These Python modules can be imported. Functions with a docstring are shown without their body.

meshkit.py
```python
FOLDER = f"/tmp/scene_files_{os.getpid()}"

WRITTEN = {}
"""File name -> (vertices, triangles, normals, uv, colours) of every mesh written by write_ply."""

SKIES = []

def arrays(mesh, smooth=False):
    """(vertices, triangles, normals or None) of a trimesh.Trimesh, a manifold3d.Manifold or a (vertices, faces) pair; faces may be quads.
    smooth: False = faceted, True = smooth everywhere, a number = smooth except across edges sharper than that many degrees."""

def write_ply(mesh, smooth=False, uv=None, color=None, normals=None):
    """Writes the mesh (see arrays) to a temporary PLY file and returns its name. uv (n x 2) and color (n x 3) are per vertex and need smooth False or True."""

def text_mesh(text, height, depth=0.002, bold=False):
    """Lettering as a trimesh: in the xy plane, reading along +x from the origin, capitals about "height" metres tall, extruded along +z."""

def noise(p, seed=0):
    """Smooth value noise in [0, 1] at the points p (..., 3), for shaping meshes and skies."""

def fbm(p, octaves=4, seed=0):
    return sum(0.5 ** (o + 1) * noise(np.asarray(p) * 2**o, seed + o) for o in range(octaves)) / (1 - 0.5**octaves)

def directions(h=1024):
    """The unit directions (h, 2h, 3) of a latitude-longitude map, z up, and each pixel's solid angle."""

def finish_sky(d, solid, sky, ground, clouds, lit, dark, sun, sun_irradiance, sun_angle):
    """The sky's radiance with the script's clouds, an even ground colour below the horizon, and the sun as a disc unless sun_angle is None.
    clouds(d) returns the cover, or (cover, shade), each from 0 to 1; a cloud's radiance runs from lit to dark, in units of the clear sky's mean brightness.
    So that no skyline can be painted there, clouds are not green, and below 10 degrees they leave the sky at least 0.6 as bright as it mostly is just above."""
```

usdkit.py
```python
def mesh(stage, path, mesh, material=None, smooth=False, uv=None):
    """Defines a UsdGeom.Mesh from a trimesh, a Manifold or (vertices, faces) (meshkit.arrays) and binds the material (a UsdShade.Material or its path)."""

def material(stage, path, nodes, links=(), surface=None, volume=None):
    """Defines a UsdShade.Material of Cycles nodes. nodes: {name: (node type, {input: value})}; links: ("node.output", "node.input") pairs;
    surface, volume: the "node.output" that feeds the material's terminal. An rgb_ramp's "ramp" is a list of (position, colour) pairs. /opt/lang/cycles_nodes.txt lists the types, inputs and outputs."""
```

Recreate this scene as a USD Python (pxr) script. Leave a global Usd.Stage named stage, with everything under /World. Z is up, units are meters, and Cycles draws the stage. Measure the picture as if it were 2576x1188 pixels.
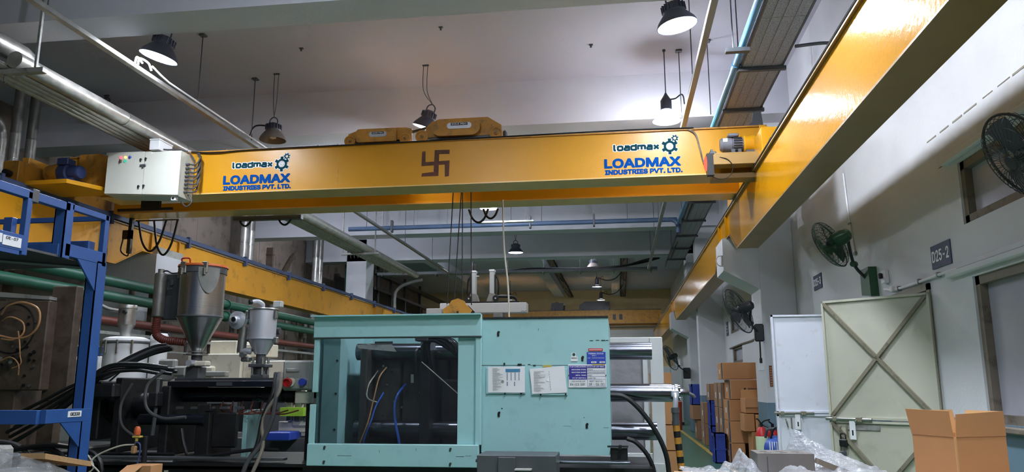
import math, random
import numpy as np, trimesh
import usdkit, meshkit
from pxr import Usd, UsdGeom, UsdShade, UsdLux, Gf, Sdf
from shapely.geometry import Polygon, LineString, Point, MultiPolygon, box as sbox
from shapely.ops import unary_union
from shapely import affinity

rng = np.random.default_rng(7)
random.seed(7)
PI = math.pi
stage = Usd.Stage.CreateInMemory()
UsdGeom.SetStageUpAxis(stage, 'Z')
UsdGeom.SetStageMetersPerUnit(stage, 1.0)
UsdGeom.Xform.Define(stage, '/World')
UsdGeom.Scope.Define(stage, '/World/Looks')

# ------------------------------------------------------------------ camera, light, exposure
FOCAL_PX, YAW, PITCH, ROLL = 1950.2, 0.135666, 0.190274, -0.0019468
EXPOSURE = 0.32
LAMP = 255.0                     # radiance of a lit high-bay opening
BULB = 620.0                    # radiance of the bare bulbs of the slim pendants
LAMP_COLOR = (0.84, 0.90, 1.0)
cam = UsdGeom.Camera.Define(stage, '/World/camera')
cam.CreateHorizontalApertureAttr(36.0)
cam.CreateVerticalApertureAttr(36.0 * 1188 / 2576)
cam.CreateFocalLengthAttr(36.0 * FOCAL_PX / 2576)
cam.CreateClippingRangeAttr(Gf.Vec2f(0.05, 500))
cam.CreateExposureAttr(EXPOSURE)
fw = np.array([-math.sin(YAW) * math.cos(PITCH), math.cos(YAW) * math.cos(PITCH), math.sin(PITCH)])
rt = np.array([math.cos(YAW), math.sin(YAW), 0.0])
up = np.cross(rt, fw)
rt, up = math.cos(ROLL) * rt + math.sin(ROLL) * up, -math.sin(ROLL) * rt + math.cos(ROLL) * up
cam.AddTransformOp().Set(Gf.Matrix4d(*[*rt, 0, *up, 0, *(-fw), 0, 0, 0, 1.5, 1]))
dome = UsdLux.DomeLight.Define(stage, '/World/sky')
dome.CreateIntensityAttr(0.5)
dome.CreateColorAttr(Gf.Vec3f(0.8, 0.88, 1.0))

# ------------------------------------------------------------------ materials
def lin(c):
    c = np.asarray(c, float) / 255.0
    return np.where(c < 0.04045, c / 12.92, ((c + 0.055) / 1.055) ** 2.4)
LOOK = {}
def mat(name, rgb, rough=0.5, metal=0.0, var=0.08, scale=3.0, bump=0.0, bscale=60.0, dirt=None, dirt_amt=0.5, dscale=2.5, coat=0.0, spec=0.5, aniso=None):
    """Principled paint: the colour drifts by var with a noise, dirt is a second colour in patches, bump a fine relief."""
    if name in LOOK:
        return LOOK[name]
    c = lin(rgb)
    n = {'g': ('geometry', {}), 'n1': ('noise_texture', {'scale': scale, 'detail': 4.0}),
         'r1': ('rgb_ramp', {'ramp': [(0.3, tuple(np.clip(c * (1 - var), 0, 1))), (0.7, tuple(np.clip(c * (1 + var), 0, 1)))]}),
         'p': ('principled_bsdf', {'roughness': rough, 'metallic': metal, 'coat_weight': coat, 'specular_ior_level': spec})}
    l = [('g.position', 'n1.vector'), ('n1.fac', 'r1.fac')]
    out = 'r1.color'
    if aniso:
        n['mp'] = ('mapping', {'scale': aniso}); l[0] = ('g.position', 'mp.vector'); l.append(('mp.vector', 'n1.vector'))
    if dirt is not None:
        n['n2'] = ('noise_texture', {'scale': dscale, 'detail': 6.0, 'roughness': 0.65})
        n['r2'] = ('rgb_ramp', {'ramp': [(0.62 - 0.25 * dirt_amt, (0, 0, 0)), (0.78 - 0.1 * dirt_amt, (1, 1, 1))]})
        n['mx'] = ('mix', {'color2': tuple(lin(dirt))})
        l += [('g.position', 'n2.vector'), ('n2.fac', 'r2.fac'), ('r2.color', 'mx.fac'), (out, 'mx.color1')]
        out = 'mx.color'
    l.append((out, 'p.base_color'))
    if bump:
        n['n3'] = ('noise_texture', {'scale': bscale, 'detail': 3.0})
        n['b'] = ('bump', {'strength': bump, 'distance': 0.02})
        l += [('g.position', 'n3.vector'), ('n3.fac', 'b.height'), ('b.normal', 'p.normal')]
    LOOK[name] = usdkit.material(stage, '/World/Looks/' + name, n, l, surface='p.BSDF')
    return LOOK[name]
def emit(name, rgb, strength):
    if name not in LOOK:
        LOOK[name] = usdkit.material(stage, '/World/Looks/' + name, {'e': ('emission', {'color': rgb, 'strength': strength})}, [], surface='e.emission')
    return LOOK[name]
def film(name, rgb, fac, rough=0.2, bump=0.6, bscale=14.0):
    if name not in LOOK:
        LOOK[name] = usdkit.material(stage, '/World/Looks/' + name, {
            'g': ('geometry', {}), 'n': ('noise_texture', {'scale': bscale, 'detail': 3.0}), 'b': ('bump', {'strength': bump, 'distance': 0.03}),
            't': ('transparent_bsdf', {'color': (0.97, 0.98, 1.0)}), 'p': ('principled_bsdf', {'base_color': tuple(lin(rgb)), 'roughness': rough, 'specular_ior_level': 1.0}),
            'm': ('mix_closure', {'fac': fac})},
            [('g.position', 'n.vector'), ('n.fac', 'b.height'), ('b.normal', 'p.normal'), ('t.BSDF', 'm.closure1'), ('p.BSDF', 'm.closure2')], surface='m.closure')
    return LOOK[name]
def glass(name, tint=(0.93, 0.97, 0.97)):
    if name not in LOOK:
        LOOK[name] = usdkit.material(stage, '/World/Looks/' + name, {
            'f': ('fresnel', {'IOR': 1.5}), 't': ('transparent_bsdf', {'color': tint}), 'g': ('glossy_bsdf', {'color': (1, 1, 1), 'roughness': 0.03}), 'm': ('mix_closure', {})},
            [('f.fac', 'm.fac'), ('t.BSDF', 'm.closure1'), ('g.BSDF', 'm.closure2')], surface='m.closure')
    return LOOK[name]
def dado(name, top, low, z0):
    """Wall paint of two colours that meet at height z0, with scuffs."""
    if name not in LOOK:
        LOOK[name] = usdkit.material(stage, '/World/Looks/' + name, {
            'g': ('geometry', {}), 's': ('separate_xyz', {}), 'c': ('math', {'math_type': 'greater_than', 'value2': z0}),
            'n1': ('noise_texture', {'scale': 1.3, 'detail': 5.0}), 'r1': ('rgb_ramp', {'ramp': [(0.3, tuple(lin(top) * 0.9)), (0.7, tuple(lin(top)))]}),
            'r3': ('rgb_ramp', {'ramp': [(0.3, tuple(lin(low) * 0.85)), (0.7, tuple(lin(low)))]}),
            'n2': ('noise_texture', {'scale': 7.0, 'detail': 8.0, 'roughness': 0.7}), 'r2': ('rgb_ramp', {'ramp': [(0.66, (0, 0, 0)), (0.76, (0.6, 0.6, 0.6))]}),
            'm1': ('mix', {}), 'm2': ('mix', {'color2': tuple(lin((120, 112, 100)))}), 'p': ('principled_bsdf', {'roughness': 0.6}),
            'n3': ('noise_texture', {'scale': 30.0, 'detail': 3.0}), 'b': ('bump', {'strength': 0.25, 'distance': 0.01})},
            [('g.position', 's.vector'), ('s.z', 'c.value1'), ('g.position', 'n1.vector'), ('g.position', 'n2.vector'), ('g.position', 'n3.vector'), ('n1.fac', 'r1.fac'), ('n1.fac', 'r3.fac'),
             ('c.value', 'm1.fac'), ('r3.color', 'm1.color1'), ('r1.color', 'm1.color2'), ('n2.fac', 'r2.fac'), ('r2.color', 'm2.fac'), ('m1.color', 'm2.color1'), ('m2.color', 'p.base_color'),
             ('n3.fac', 'b.height'), ('b.normal', 'p.normal')], surface='p.BSDF')
    return LOOK[name]

M_ceil = mat('ceiling_paint', (190, 190, 203), 0.8, var=0.04, scale=0.6, bump=0.1, bscale=25)
M_beam = mat('beam_paint', (200, 201, 210), 0.8, var=0.05, scale=0.8, bump=0.1, bscale=25)
M_wall = dado('wall_paint', (214, 216, 221), (106, 132, 150), 1.22)
M_lwall = mat('left_wall_sheet', (128, 116, 106), 0.75, var=0.12, scale=0.9, dirt=(80, 70, 62), dirt_amt=0.4)
M_farwall = mat('far_wall_paint', (214, 192, 150), 0.7, var=0.05)
M_floor = mat('green_floor_epoxy', (76, 124, 96), 0.3, var=0.12, scale=0.8, dirt=(90, 104, 94), dirt_amt=0.4)
M_line = mat('yellow_line_paint', (205, 178, 80), 0.5, dirt=(100, 100, 70), dirt_amt=0.5, dscale=6)
M_yellow = mat('yellow_crane_paint', (212, 150, 22), 0.34, var=0.05, scale=0.7, bump=0.06, bscale=18)
M_gloss = mat('glossy_yellow_runway', (206, 144, 18), 0.14, var=0.06, scale=0.8, bump=0.08, bscale=20)
M_lrun = mat('dusty_yellow_runway', (224, 156, 24), 0.5, var=0.08, scale=0.8, dirt=(150, 108, 34), dirt_amt=0.3)
M_flange = mat('reflection_pale_flange', (226, 186, 116), 0.3, var=0.06)  # girder yellow lightened: floor light reflected on the underside, put into the colour
M_under = mat('ochre_shaded_flange', (150, 118, 66), 0.4, var=0.08)  # ochre for brackets; on the runway underside its shade is in the colour
M_hoist = mat('dusty_yellow_hoist', (188, 132, 44), 0.5, var=0.12, scale=5, dirt=(120, 90, 50), dirt_amt=0.4, dscale=8)
M_teal = mat('teal_machine_paint', (156, 200, 202), 0.45, var=0.03, scale=2, dirt=(144, 189, 191), dirt_amt=0.3, dscale=9)
M_chip = mat('dark_chipped_paint', (52, 62, 62), 0.7)
M_black = mat('oily_black_steel', (22, 23, 26), 0.42, var=0.25, scale=6, dirt=(40, 37, 34), dirt_amt=0.4, dscale=9)
M_gblack = mat('gloss_black_paint', (22, 24, 32), 0.16, var=0.1)
M_riser = mat('riser_cladding', (176, 174, 168), 0.32, metal=0.55, var=0.18, scale=6, bump=0.25, bscale=10)
M_rubber = mat('black_rubber', (20, 21, 23), 0.45, var=0.1)
M_cgrey = mat('cable_grey', (66, 66, 68), 0.6)
M_block = mat('grey_mould_block', (124, 119, 115), 0.4, metal=0.3, var=0.1, scale=8)
M_steel = mat('brushed_steel', (176, 176, 178), 0.28, metal=1.0, var=0.08, scale=3, aniso=(3, 3, 40))
M_chrome = mat('chrome_bar', (112, 115, 124), 0.22, metal=1.0, var=0.03)
M_galv = mat('galvanised_sheet', (168, 168, 164), 0.34, metal=0.9, var=0.15, scale=9, bump=0.15, bscale=12)
M_clad = mat('aluminium_pipe_cladding', (130, 128, 124), 0.42, metal=0.6, var=0.2, scale=5, bump=0.25, bscale=9)
M_dsteel = mat('dark_grey_steel', (88, 90, 94), 0.45, metal=0.4, var=0.12)
M_bframe = mat('blue_frame_paint', (44, 82, 144), 0.38, var=0.07, scale=3, dirt=(40, 74, 130), dirt_amt=0.3, dscale=7)
M_brail = mat('blue_grey_busbar', (72, 88, 124), 0.5, var=0.1)
M_bpipe = mat('blue_pipe_paint', (74, 134, 172), 0.4, var=0.08)
M_dblue = mat('dull_blue_pipe', (74, 94, 124), 0.45, var=0.1)
M_gpipe = mat('green_pipe_paint', (38, 90, 70), 0.42, var=0.1, dirt=(40, 80, 66), dirt_amt=0.3)
M_rpipe = mat('red_brown_pipe', (108, 50, 40), 0.5, var=0.1)
M_white = mat('white_enamel', (228, 229, 232), 0.4, var=0.03)
M_cream = mat('cream_machine_paint', (216, 210, 192), 0.45, var=0.04, dirt=(150, 140, 120), dirt_amt=0.25, dscale=6)
M_grey = mat('light_grey_paint', (186, 190, 190), 0.45, var=0.04)
M_cab = mat('grey_cabinet_paint', (204, 206, 196), 0.42, var=0.03)
M_dust = mat('dusty_grey', (150, 150, 146), 0.6, var=0.1, dirt=(96, 92, 86), dirt_amt=0.4, dscale=9)
M_mould = mat('dark_oiled_mould_steel', (62, 58, 56), 0.4, var=0.15, scale=6)
M_brown = mat('rusty_brown_steel', (92, 78, 66), 0.55, var=0.15, scale=5, dirt=(58, 46, 38), dirt_amt=0.5, dscale=6)
M_card = mat('cardboard', (190, 138, 92), 0.75, var=0.05, scale=4)
M_card2 = mat('dark_cardboard', (160, 118, 84), 0.75, var=0.06, scale=4)
M_cardin = mat('pale_cardboard', (206, 160, 108), 0.75, var=0.04)
M_tape = mat('dark_box_tape', (70, 70, 84), 0.4)
M_paper = mat('white_paper', (230, 230, 234), 0.6, var=0.03)
M_crate = mat('blue_crate_plastic', (40, 66, 160), 0.42, var=0.06)
M_doorw = mat('white_door_paint', (222, 225, 236), 0.35, var=0.03, dirt=(190, 188, 180), dirt_amt=0.1, dscale=5)
M_doorg = mat('grey_green_door_paint', (188, 187, 170), 0.42, var=0.05, scale=1.5, dirt=(168, 166, 148), dirt_amt=0.3, dscale=3)
M_doorbar = mat('olive_brown_brace', (128, 122, 104), 0.5, var=0.1, dirt=(70, 62, 50), dirt_amt=0.3, dscale=12)
M_frame = mat('grimy_window_frame', (122, 112, 100), 0.6, var=0.15, dirt=(70, 58, 48), dirt_amt=0.4, dscale=6)
M_pane = mat('frosted_window_film', (176, 176, 190), 0.22, var=0.06, scale=2)
M_navy = mat('navy_sign', (62, 68, 96), 0.5)
M_blue = mat('blue_lettering', (0, 72, 152), 0.8, var=0.01, spec=0.1)
M_dteal = mat('dark_teal_lettering', (14, 62, 74), 0.8, var=0.01, spec=0.1)
M_lwhite = mat('white_lettering', (240, 241, 242), 0.8, var=0.01, spec=0.1)
M_lgrey = mat('silver_emblem', (170, 172, 174), 0.4, var=0.02)
M_mark = mat('maroon_brush_paint', (92, 52, 34), 0.6, var=0.25, scale=14, dirt=(140, 92, 40), dirt_amt=0.25, dscale=22)
M_ink = mat('black_ink', (40, 40, 48), 0.6, var=0.01)
M_red = mat('red_paint', (196, 40, 44), 0.4, var=0.05)
M_orange = mat('orange_lid_plastic', (206, 96, 48), 0.45, var=0.05)
M_bluesign = mat('royal_blue_sign', (52, 72, 176), 0.4, var=0.02)
M_purp = mat('violet_blue_sign', (62, 56, 150), 0.4, var=0.02)
M_lens = emit('red_lamp_lens', (1.0, 0.16, 0.10), 1.1)
M_fang = mat('green_fan_enamel', (42, 82, 54), 0.35, var=0.08)
M_fank = mat('black_fan_wire', (40, 44, 46), 0.4, var=0.08)
M_mblue = mat('blue_motor_paint', (56, 72, 120), 0.4, var=0.1)
M_mgrey = mat('grey_motor_paint', (112, 114, 124), 0.42, var=0.08)
M_alu = mat('cast_aluminium', (196, 199, 208), 0.34, metal=0.5, var=0.06)
M_darkcast = mat('dark_lamp_housing', (64, 66, 78), 0.45, var=0.1)
M_refl = mat('aged_reflector', (128, 118, 112), 0.4, metal=0.5, var=0.1)
M_concrete = mat('stained_concrete', (172, 172, 166), 0.8, var=0.1, dirt=(120, 116, 108), dirt_amt=0.4, dscale=3)
M_orangehose = mat('amber_hose', (188, 140, 96), 0.35)
M_bluehose = mat('blue_air_hose', (48, 96, 190), 0.35)
M_cloth = mat('grey_cloth', (128, 128, 124), 0.9, var=0.12, scale=14)
M_canvas = mat('white_rope', (196, 190, 176), 0.8)
M_wood = mat('raw_wood', (168, 132, 92), 0.7, var=0.12, scale=5, aniso=(2, 12, 12))
M_lit = emit('lamp_glow', LAMP_COLOR, LAMP)
M_bulb = emit('bulb_glow', LAMP_COLOR, BULB)
M_tray = mat('fine_perforated_tray', (150, 150, 156), 0.6, var=0.4, scale=55)
M_trunk = mat('dull_grey_trunking', (152, 152, 156), 0.5, metal=0.3)
M_film = film('clear_plastic_film', (190, 196, 204), 0.46, rough=0.08, bump=0.9, bscale=22)
M_film2 = film('dull_plastic_film', (160, 164, 168), 0.36, rough=0.08, bump=0.9, bscale=22)
M_sheet = film('milky_plastic_sheet', (142, 140, 145), 0.8, rough=0.35, bump=0.3, bscale=9)
M_glass = glass('guard_window', (0.80, 0.84, 0.85))
M_acryl = film('acrylic_reflector', (196, 204, 216), 0.55, rough=0.15, bump=0.05)

# ------------------------------------------------------------------ mesh helpers
def join(ms):
    ms = [m for m in ms if m is not None]
    return ms[0] if len(ms) == 1 else trimesh.util.concatenate(ms)
def box(x0, x1, y0, y1, z0, z1, b=0.0):
    x0, x1 = min(x0, x1), max(x0, x1); y0, y1 = min(y0, y1), max(y0, y1); z0, z1 = min(z0, z1), max(z0, z1)
    if b <= 0:
        m = trimesh.creation.box((x1 - x0, y1 - y0, z1 - z0)); m.apply_translation(((x0 + x1) / 2, (y0 + y1) / 2, (z0 + z1) / 2)); return m
    b = min(b, (x1 - x0) * .45, (y1 - y0) * .45, (z1 - z0) * .45)
    p = []
    for x, sx in ((x0, 1), (x1, -1)):
        for y, sy in ((y0, 1), (y1, -1)):
            for z, sz in ((z0, 1), (z1, -1)):
                p += [(x + sx * b, y + sy * b, z), (x + sx * b, y, z + sz * b), (x, y + sy * b, z + sz * b)]
    return trimesh.convex.convex_hull(np.array(p))
def frame_of(d):
    d = np.asarray(d, float) / np.linalg.norm(d)
    a = np.cross(d, (0, 0, 1.0) if abs(d[2]) < 0.9 else (1.0, 0, 0)); a /= np.linalg.norm(a)
    return d, a, np.cross(d, a)
def cyl(p0, p1, r, n=16, r2=None):
    p0, p1 = np.asarray(p0, float), np.asarray(p1, float)
    return lathe_on(p0, p1 - p0, [(0, 0), (r, 0), (r if r2 is None else r2, np.linalg.norm(p1 - p0)), (0, np.linalg.norm(p1 - p0))], n)
def lathe_on(p0, axis, prof, n=24):
    """Revolves (radius, height) pairs about an axis that starts at p0."""
    d, a, b = frame_of(axis)
    ang = np.arange(n) * 2 * PI / n
    ring = np.cos(ang)[:, None] * a + np.sin(ang)[:, None] * b
    v, f = [], []
    for r, h in prof:
        v.append(np.asarray(p0, float) + d * h + ring * max(r, 1e-5))
    for i in range(len(prof) - 1):
        for k in range(n):
            q = [i * n + k, i * n + (k + 1) % n, (i + 1) * n + (k + 1) % n, (i + 1) * n + k]
            f += [(q[0], q[1], q[2]), (q[0], q[2], q[3])]
    m = trimesh.Trimesh(np.vstack(v), np.array(f), process=True)
    m.update_faces(m.nondegenerate_faces())
    return m
def lathe(at, prof, n=24):
    return lathe_on(at, (0, 0, 1), prof, n)
def spline(pts, k=6):
    p = np.asarray(pts, float)
    if len(p) < 3:
        return p
    q = np.vstack([2 * p[0] - p[1], p, 2 * p[-1] - p[-2]])
    out = []
    for i in range(1, len(q) - 2):
        for t in np.arange(k) / k:
            a, b, c, d = q[i - 1], q[i], q[i + 1], q[i + 2]
            out.append(0.5 * (2 * b + (c - a) * t + (2 * a - 5 * b + 4 * c - d) * t * t + (3 * b - a - 3 * c + d) * t ** 3))
    return np.array(out + [p[-1]])
def tube(pts, r, n=8, k=6, raw=False):
    p = np.asarray(pts, float) if raw else spline(pts, k)
    t = np.gradient(p, axis=0); t /= np.linalg.norm(t, axis=1, keepdims=True) + 1e-12
    _, a, _ = frame_of(t[0])
    v, f, ang = [], [], np.arange(n) * 2 * PI / n
    rr = np.broadcast_to(r, (len(p),))
    for i in range(len(p)):
        a = a - t[i] * (a @ t[i]); a /= np.linalg.norm(a)
        b = np.cross(t[i], a)
        v.append(p[i] + rr[i] * (np.cos(ang)[:, None] * a + np.sin(ang)[:, None] * b))
    for i in range(len(p) - 1):
        for k2 in range(n):
            q = [i * n + k2, i * n + (k2 + 1) % n, (i + 1) * n + (k2 + 1) % n, (i + 1) * n + k2]
            f += [(q[0], q[1], q[2]), (q[0], q[2], q[3])]
    e = (len(p) - 1) * n
    for k2 in range(1, n - 1):
        f += [(0, k2 + 1, k2), (e, e + k2, e + k2 + 1)]
    return trimesh.Trimesh(np.vstack(v), np.array(f), process=False)
def ring(c, axis, R, r, n=40, m=5):
    d, a, b = frame_of(axis)
    ang = np.linspace(0, 2 * PI, n + 1)
    return tube(np.asarray(c) + R * (np.cos(ang)[:, None] * a + np.sin(ang)[:, None] * b), r, m, raw=True)
AX = {'xy': np.eye(3), 'xz': np.array([[1, 0, 0], [0, 0, 1], [0, 1, 0.]]), 'yz': np.array([[0, 0, 1], [1, 0, 0], [0, 1, 0.]])}
def prism(poly, plane, lo, hi):
    """A polygon (points or shapely) in a plane, extruded along the third axis from lo to hi."""
    g = poly if hasattr(poly, 'geom_type') else Polygon(poly)
    ms = []
    for q in getattr(g, 'geoms', [g]):
        if q.is_empty or q.area < 1e-9:
            continue
        m = trimesh.creation.extrude_polygon(q, hi - lo, engine='earcut')
        m.apply_translation((0, 0, lo))
        A = AX[plane]; m.vertices = m.vertices @ A.T
        if np.linalg.det(A) < 0:
            m.invert()
        ms.append(m)
    return join(ms)
def rotm(m, axis, ang, at=(0, 0, 0)):
    m = m.copy(); m.apply_transform(trimesh.transformations.rotation_matrix(ang, axis, at)); return m
def shift(m, d):
    m = m.copy(); m.apply_translation(d); return m
def text(s, x0, x1, z0, z1, y, bold=True, depth=0.003, keep=False):
    """Lettering on a face that looks towards -y, stretched to fill the given rectangle (keep: right edge free)."""
    m = meshkit.text_mesh(s, 0.1, depth, bold)
    b = m.bounds
    sz = (z1 - z0) / (b[1][1] - b[0][1]); sx = sz if keep else (x1 - x0) / (b[1][0] - b[0][0])
    v = m.vertices
    m.vertices = np.stack([x0 + (v[:, 0] - b[0][0]) * sx, y - v[:, 2], z0 + (v[:, 1] - b[0][1]) * sz], 1)
    return m
def to_right_wall(m, X, yc, zc):
    """Takes a mesh drawn on the plane y=0 (x right, z up, facing -y) to the wall that faces -x at x=X."""
    v = m.vertices
    m = m.copy(); m.vertices = np.stack([X + v[:, 1], yc - v[:, 0], zc + v[:, 2]], 1)
    return m
# ------------------------------------------------------------------ objects
SEEN, INV, PROTO = {}, {}, {}
def numbered(path):
    n = SEEN[path] = SEEN.get(path, -1) + 1
    return path if n == 0 else f'{path}_{n:03d}'
def say(prim, label=None, cat=None, group=None, kind=None):
    for k, v in (('label', label), ('category', cat), ('group', group), ('kind', kind)):
        if v:
            prim.SetCustomDataByKey(k, v)
def gmat(M):
    return Gf.Matrix4d(*[float(x) for x in np.asarray(M).T.ravel()])
def place(loc, rz=0.0):
    M = np.eye(4); c, s = math.cos(rz), math.sin(rz)
    M[:2, :2] = [[c, -s], [s, c]]; M[:3, 3] = loc
    return M
def thing(name, label, cat, loc=(0, 0, 0), rz=0.0, group=None, kind=None):
    p = numbered('/World/' + name)
    x = UsdGeom.Xform.Define(stage, p)
    M = place(loc, rz); x.AddTransformOp().Set(gmat(M)); INV[p] = np.linalg.inv(M)
    say(x.GetPrim(), label, cat, group, kind)
    return p
def part(parent, name, m, material, label=None, smooth=32, world=True, kind=None):
    """A mesh under a thing (or under one of its parts). world: the mesh is given in world coordinates."""
    p = numbered(parent + '/' + name)
    root = '/'.join(parent.split('/')[:3])
    if world and root in INV:
        m = m.copy(); m.apply_transform(INV[root])
    o = usdkit.mesh(stage, p, m, material, smooth=smooth)
    say(o.GetPrim(), label, kind=kind)
    return p
def single(name, m, material, label, cat, group=None, kind=None, smooth=32):
    """A thing that is one mesh, its origin at the middle of its base."""
    p = numbered('/World/' + name)
    b = m.bounds; c = np.array([(b[0][0] + b[1][0]) / 2, (b[0][1] + b[1][1]) / 2, b[0][2]])
    o = usdkit.mesh(stage, p, shift(m, -c), material, smooth=smooth)
    o.AddTransformOp().Set(gmat(place(c))); INV[p] = np.linalg.inv(place(c))
    say(o.GetPrim(), label, cat, group, kind)
    return p
def parts(parent, name, ms, material, label=None, smooth=32):
    return [part(parent, name, m, material, label, smooth) for m in ms]
def heavy(m, d):
    """Fattens lettering by d on every side."""
    y0, y1 = m.vertices[:, 1].min(), m.vertices[:, 1].max()
    tri = m.triangles[m.face_normals[:, 1] < -.9][:, :, [0, 2]]
    g = unary_union([Polygon(q).buffer(1e-6) for q in tri]).buffer(d, join_style=2, mitre_limit=2).simplify(d * .15)
    return prism(g, 'xz', y0, y1)
def struct(name, m, material, parent=None, label=None):
    if parent:
        return part(parent, name, m, material, label)
    p = '/World/' + name; SEEN[p] = 0
    o = usdkit.mesh(stage, p, m, material, smooth=32)
    INV[p] = np.eye(4)
    say(o.GetPrim(), label, kind='structure')
    return p
def dup(src, label, loc, rz=0.0, group=None):
    prim = stage.GetPrimAtPath(src); was = prim.GetCustomData()
    base = src.split('/')[-1]
    base = base[:-4] if base[-4:-3] == '_' and base[-3:].isdigit() else base
    p = numbered('/World/' + base)
    x = UsdGeom.Xform.Define(stage, p)
    x.GetPrim().GetReferences().AddInternalReference(src)
    x.GetPrim().SetInstanceable(True)
    x.ClearXformOpOrder(); x.MakeMatrixXform().Set(gmat(place(loc, rz)))
    say(x.GetPrim(), label or was['label'], was['category'], group or was.get('group'))
    return p

# ================================================================== THE HALL
WX, LX, CZ, BZ = 2.86, -11.1, 6.64, 5.85          # right wall, left wall, ceiling, beam underside
Y0, Y1 = -9.0, 42.8
struct('floor', box(LX - .3, WX + .3, Y0 - .3, Y1 + .3, -0.2, 0), M_floor)
struct('ceiling', box(LX - .3, WX + .3, Y0 - .3, Y1 + .3, CZ, CZ + .2), M_ceil)
def holed(x0, x1, holes, ya, yb):
    """A wall along y between x0 and x1 with rectangular holes (y0, y1, z0, z1)."""
    g = sbox(ya, 0, yb, CZ)
    for h in holes:
        g = g.difference(sbox(h[0], h[2], h[1], h[3]))
    return prism(g, 'yz', x0, x1)
DOOR = (7.62, 9.74, 0.0, 2.36)
WIN = [(4.3, 6.70, 1.20, 2.36), (4.5, 6.74, 2.80, 3.33), (19.2, 20.6, 2.78, 3.36), (18.9, 20.5, 2.02, 2.44)]
wr = struct('wall_right', holed(WX, WX + .3, [DOOR] + WIN, Y0, Y1), M_wall)
struct('wall_panel', box(WX + .25, WX + .3, DOOR[0] - .1, DOOR[1] + .1, 0, 2.45), M_concrete, wr)   # the closed shutter at the back of the doorway
struct('wall_crack', join([box(WX - .003, WX, 5.2 + k * .27, 5.2 + k * .27 + rng.uniform(.16, .25), 3.68 + rng.uniform(-.006, .006), 3.692) for k in range(8)] + [box(WX - .003, WX, 6.85, 7.1, 3.38, 3.39)]), M_doorbar, wr)
wl = struct('wall_left', box(LX - .3, LX, Y0, Y1, 0, CZ), M_lwall)
for k in range(26):                                # tall sheet panels above the left runway, with open joints
    ya = 8.0 + k * 1.22
    struct('panel', box(LX, LX + .02, ya + .008, ya + 1.212, 4.45, 6.58, .004), M_lwall, wl)
wb = struct('wall_back', box(LX - .3, WX + .3, Y1, Y1 + .3, 0, CZ), M_farwall)
struct('panel', box(LX, WX, Y1 - .05, Y1 - .003, 4.55, 4.62), M_doorbar, wb)
struct('panel', box(LX, WX, Y1 - .04, Y1 - .003, 4.66, 5.75), M_farwall, wb)
struct('wall_front', box(LX - .3, WX + .3, Y0 - .3, Y0, 0, CZ), M_ceil)
struct('wall_return', box(2.18, WX, 21.9, 22.4, 0, CZ), M_wall)
struct('trim_1', box(1.92, 2.02, Y0, 33, 0.0005, 0.004), M_line)             # yellow aisle line
struct('trim_2', join([box(WX - .05, WX, 4.0, 7.1, 2.395, 2.45, .01), box(WX - .03, WX, 4.0, 6.95, 2.45, 2.50, .008)]), M_wall)      # moulding over the big window
struct('trim_3', box(WX - .05, WX, 4.2, 6.95, 3.36, 3.42, .01), M_wall)                                                # ledge over the high window
struct('trim_4', box(WX - .05, WX, 4.2, 6.86, 1.14, 1.19, .01), M_frame)                                               # sill
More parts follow.
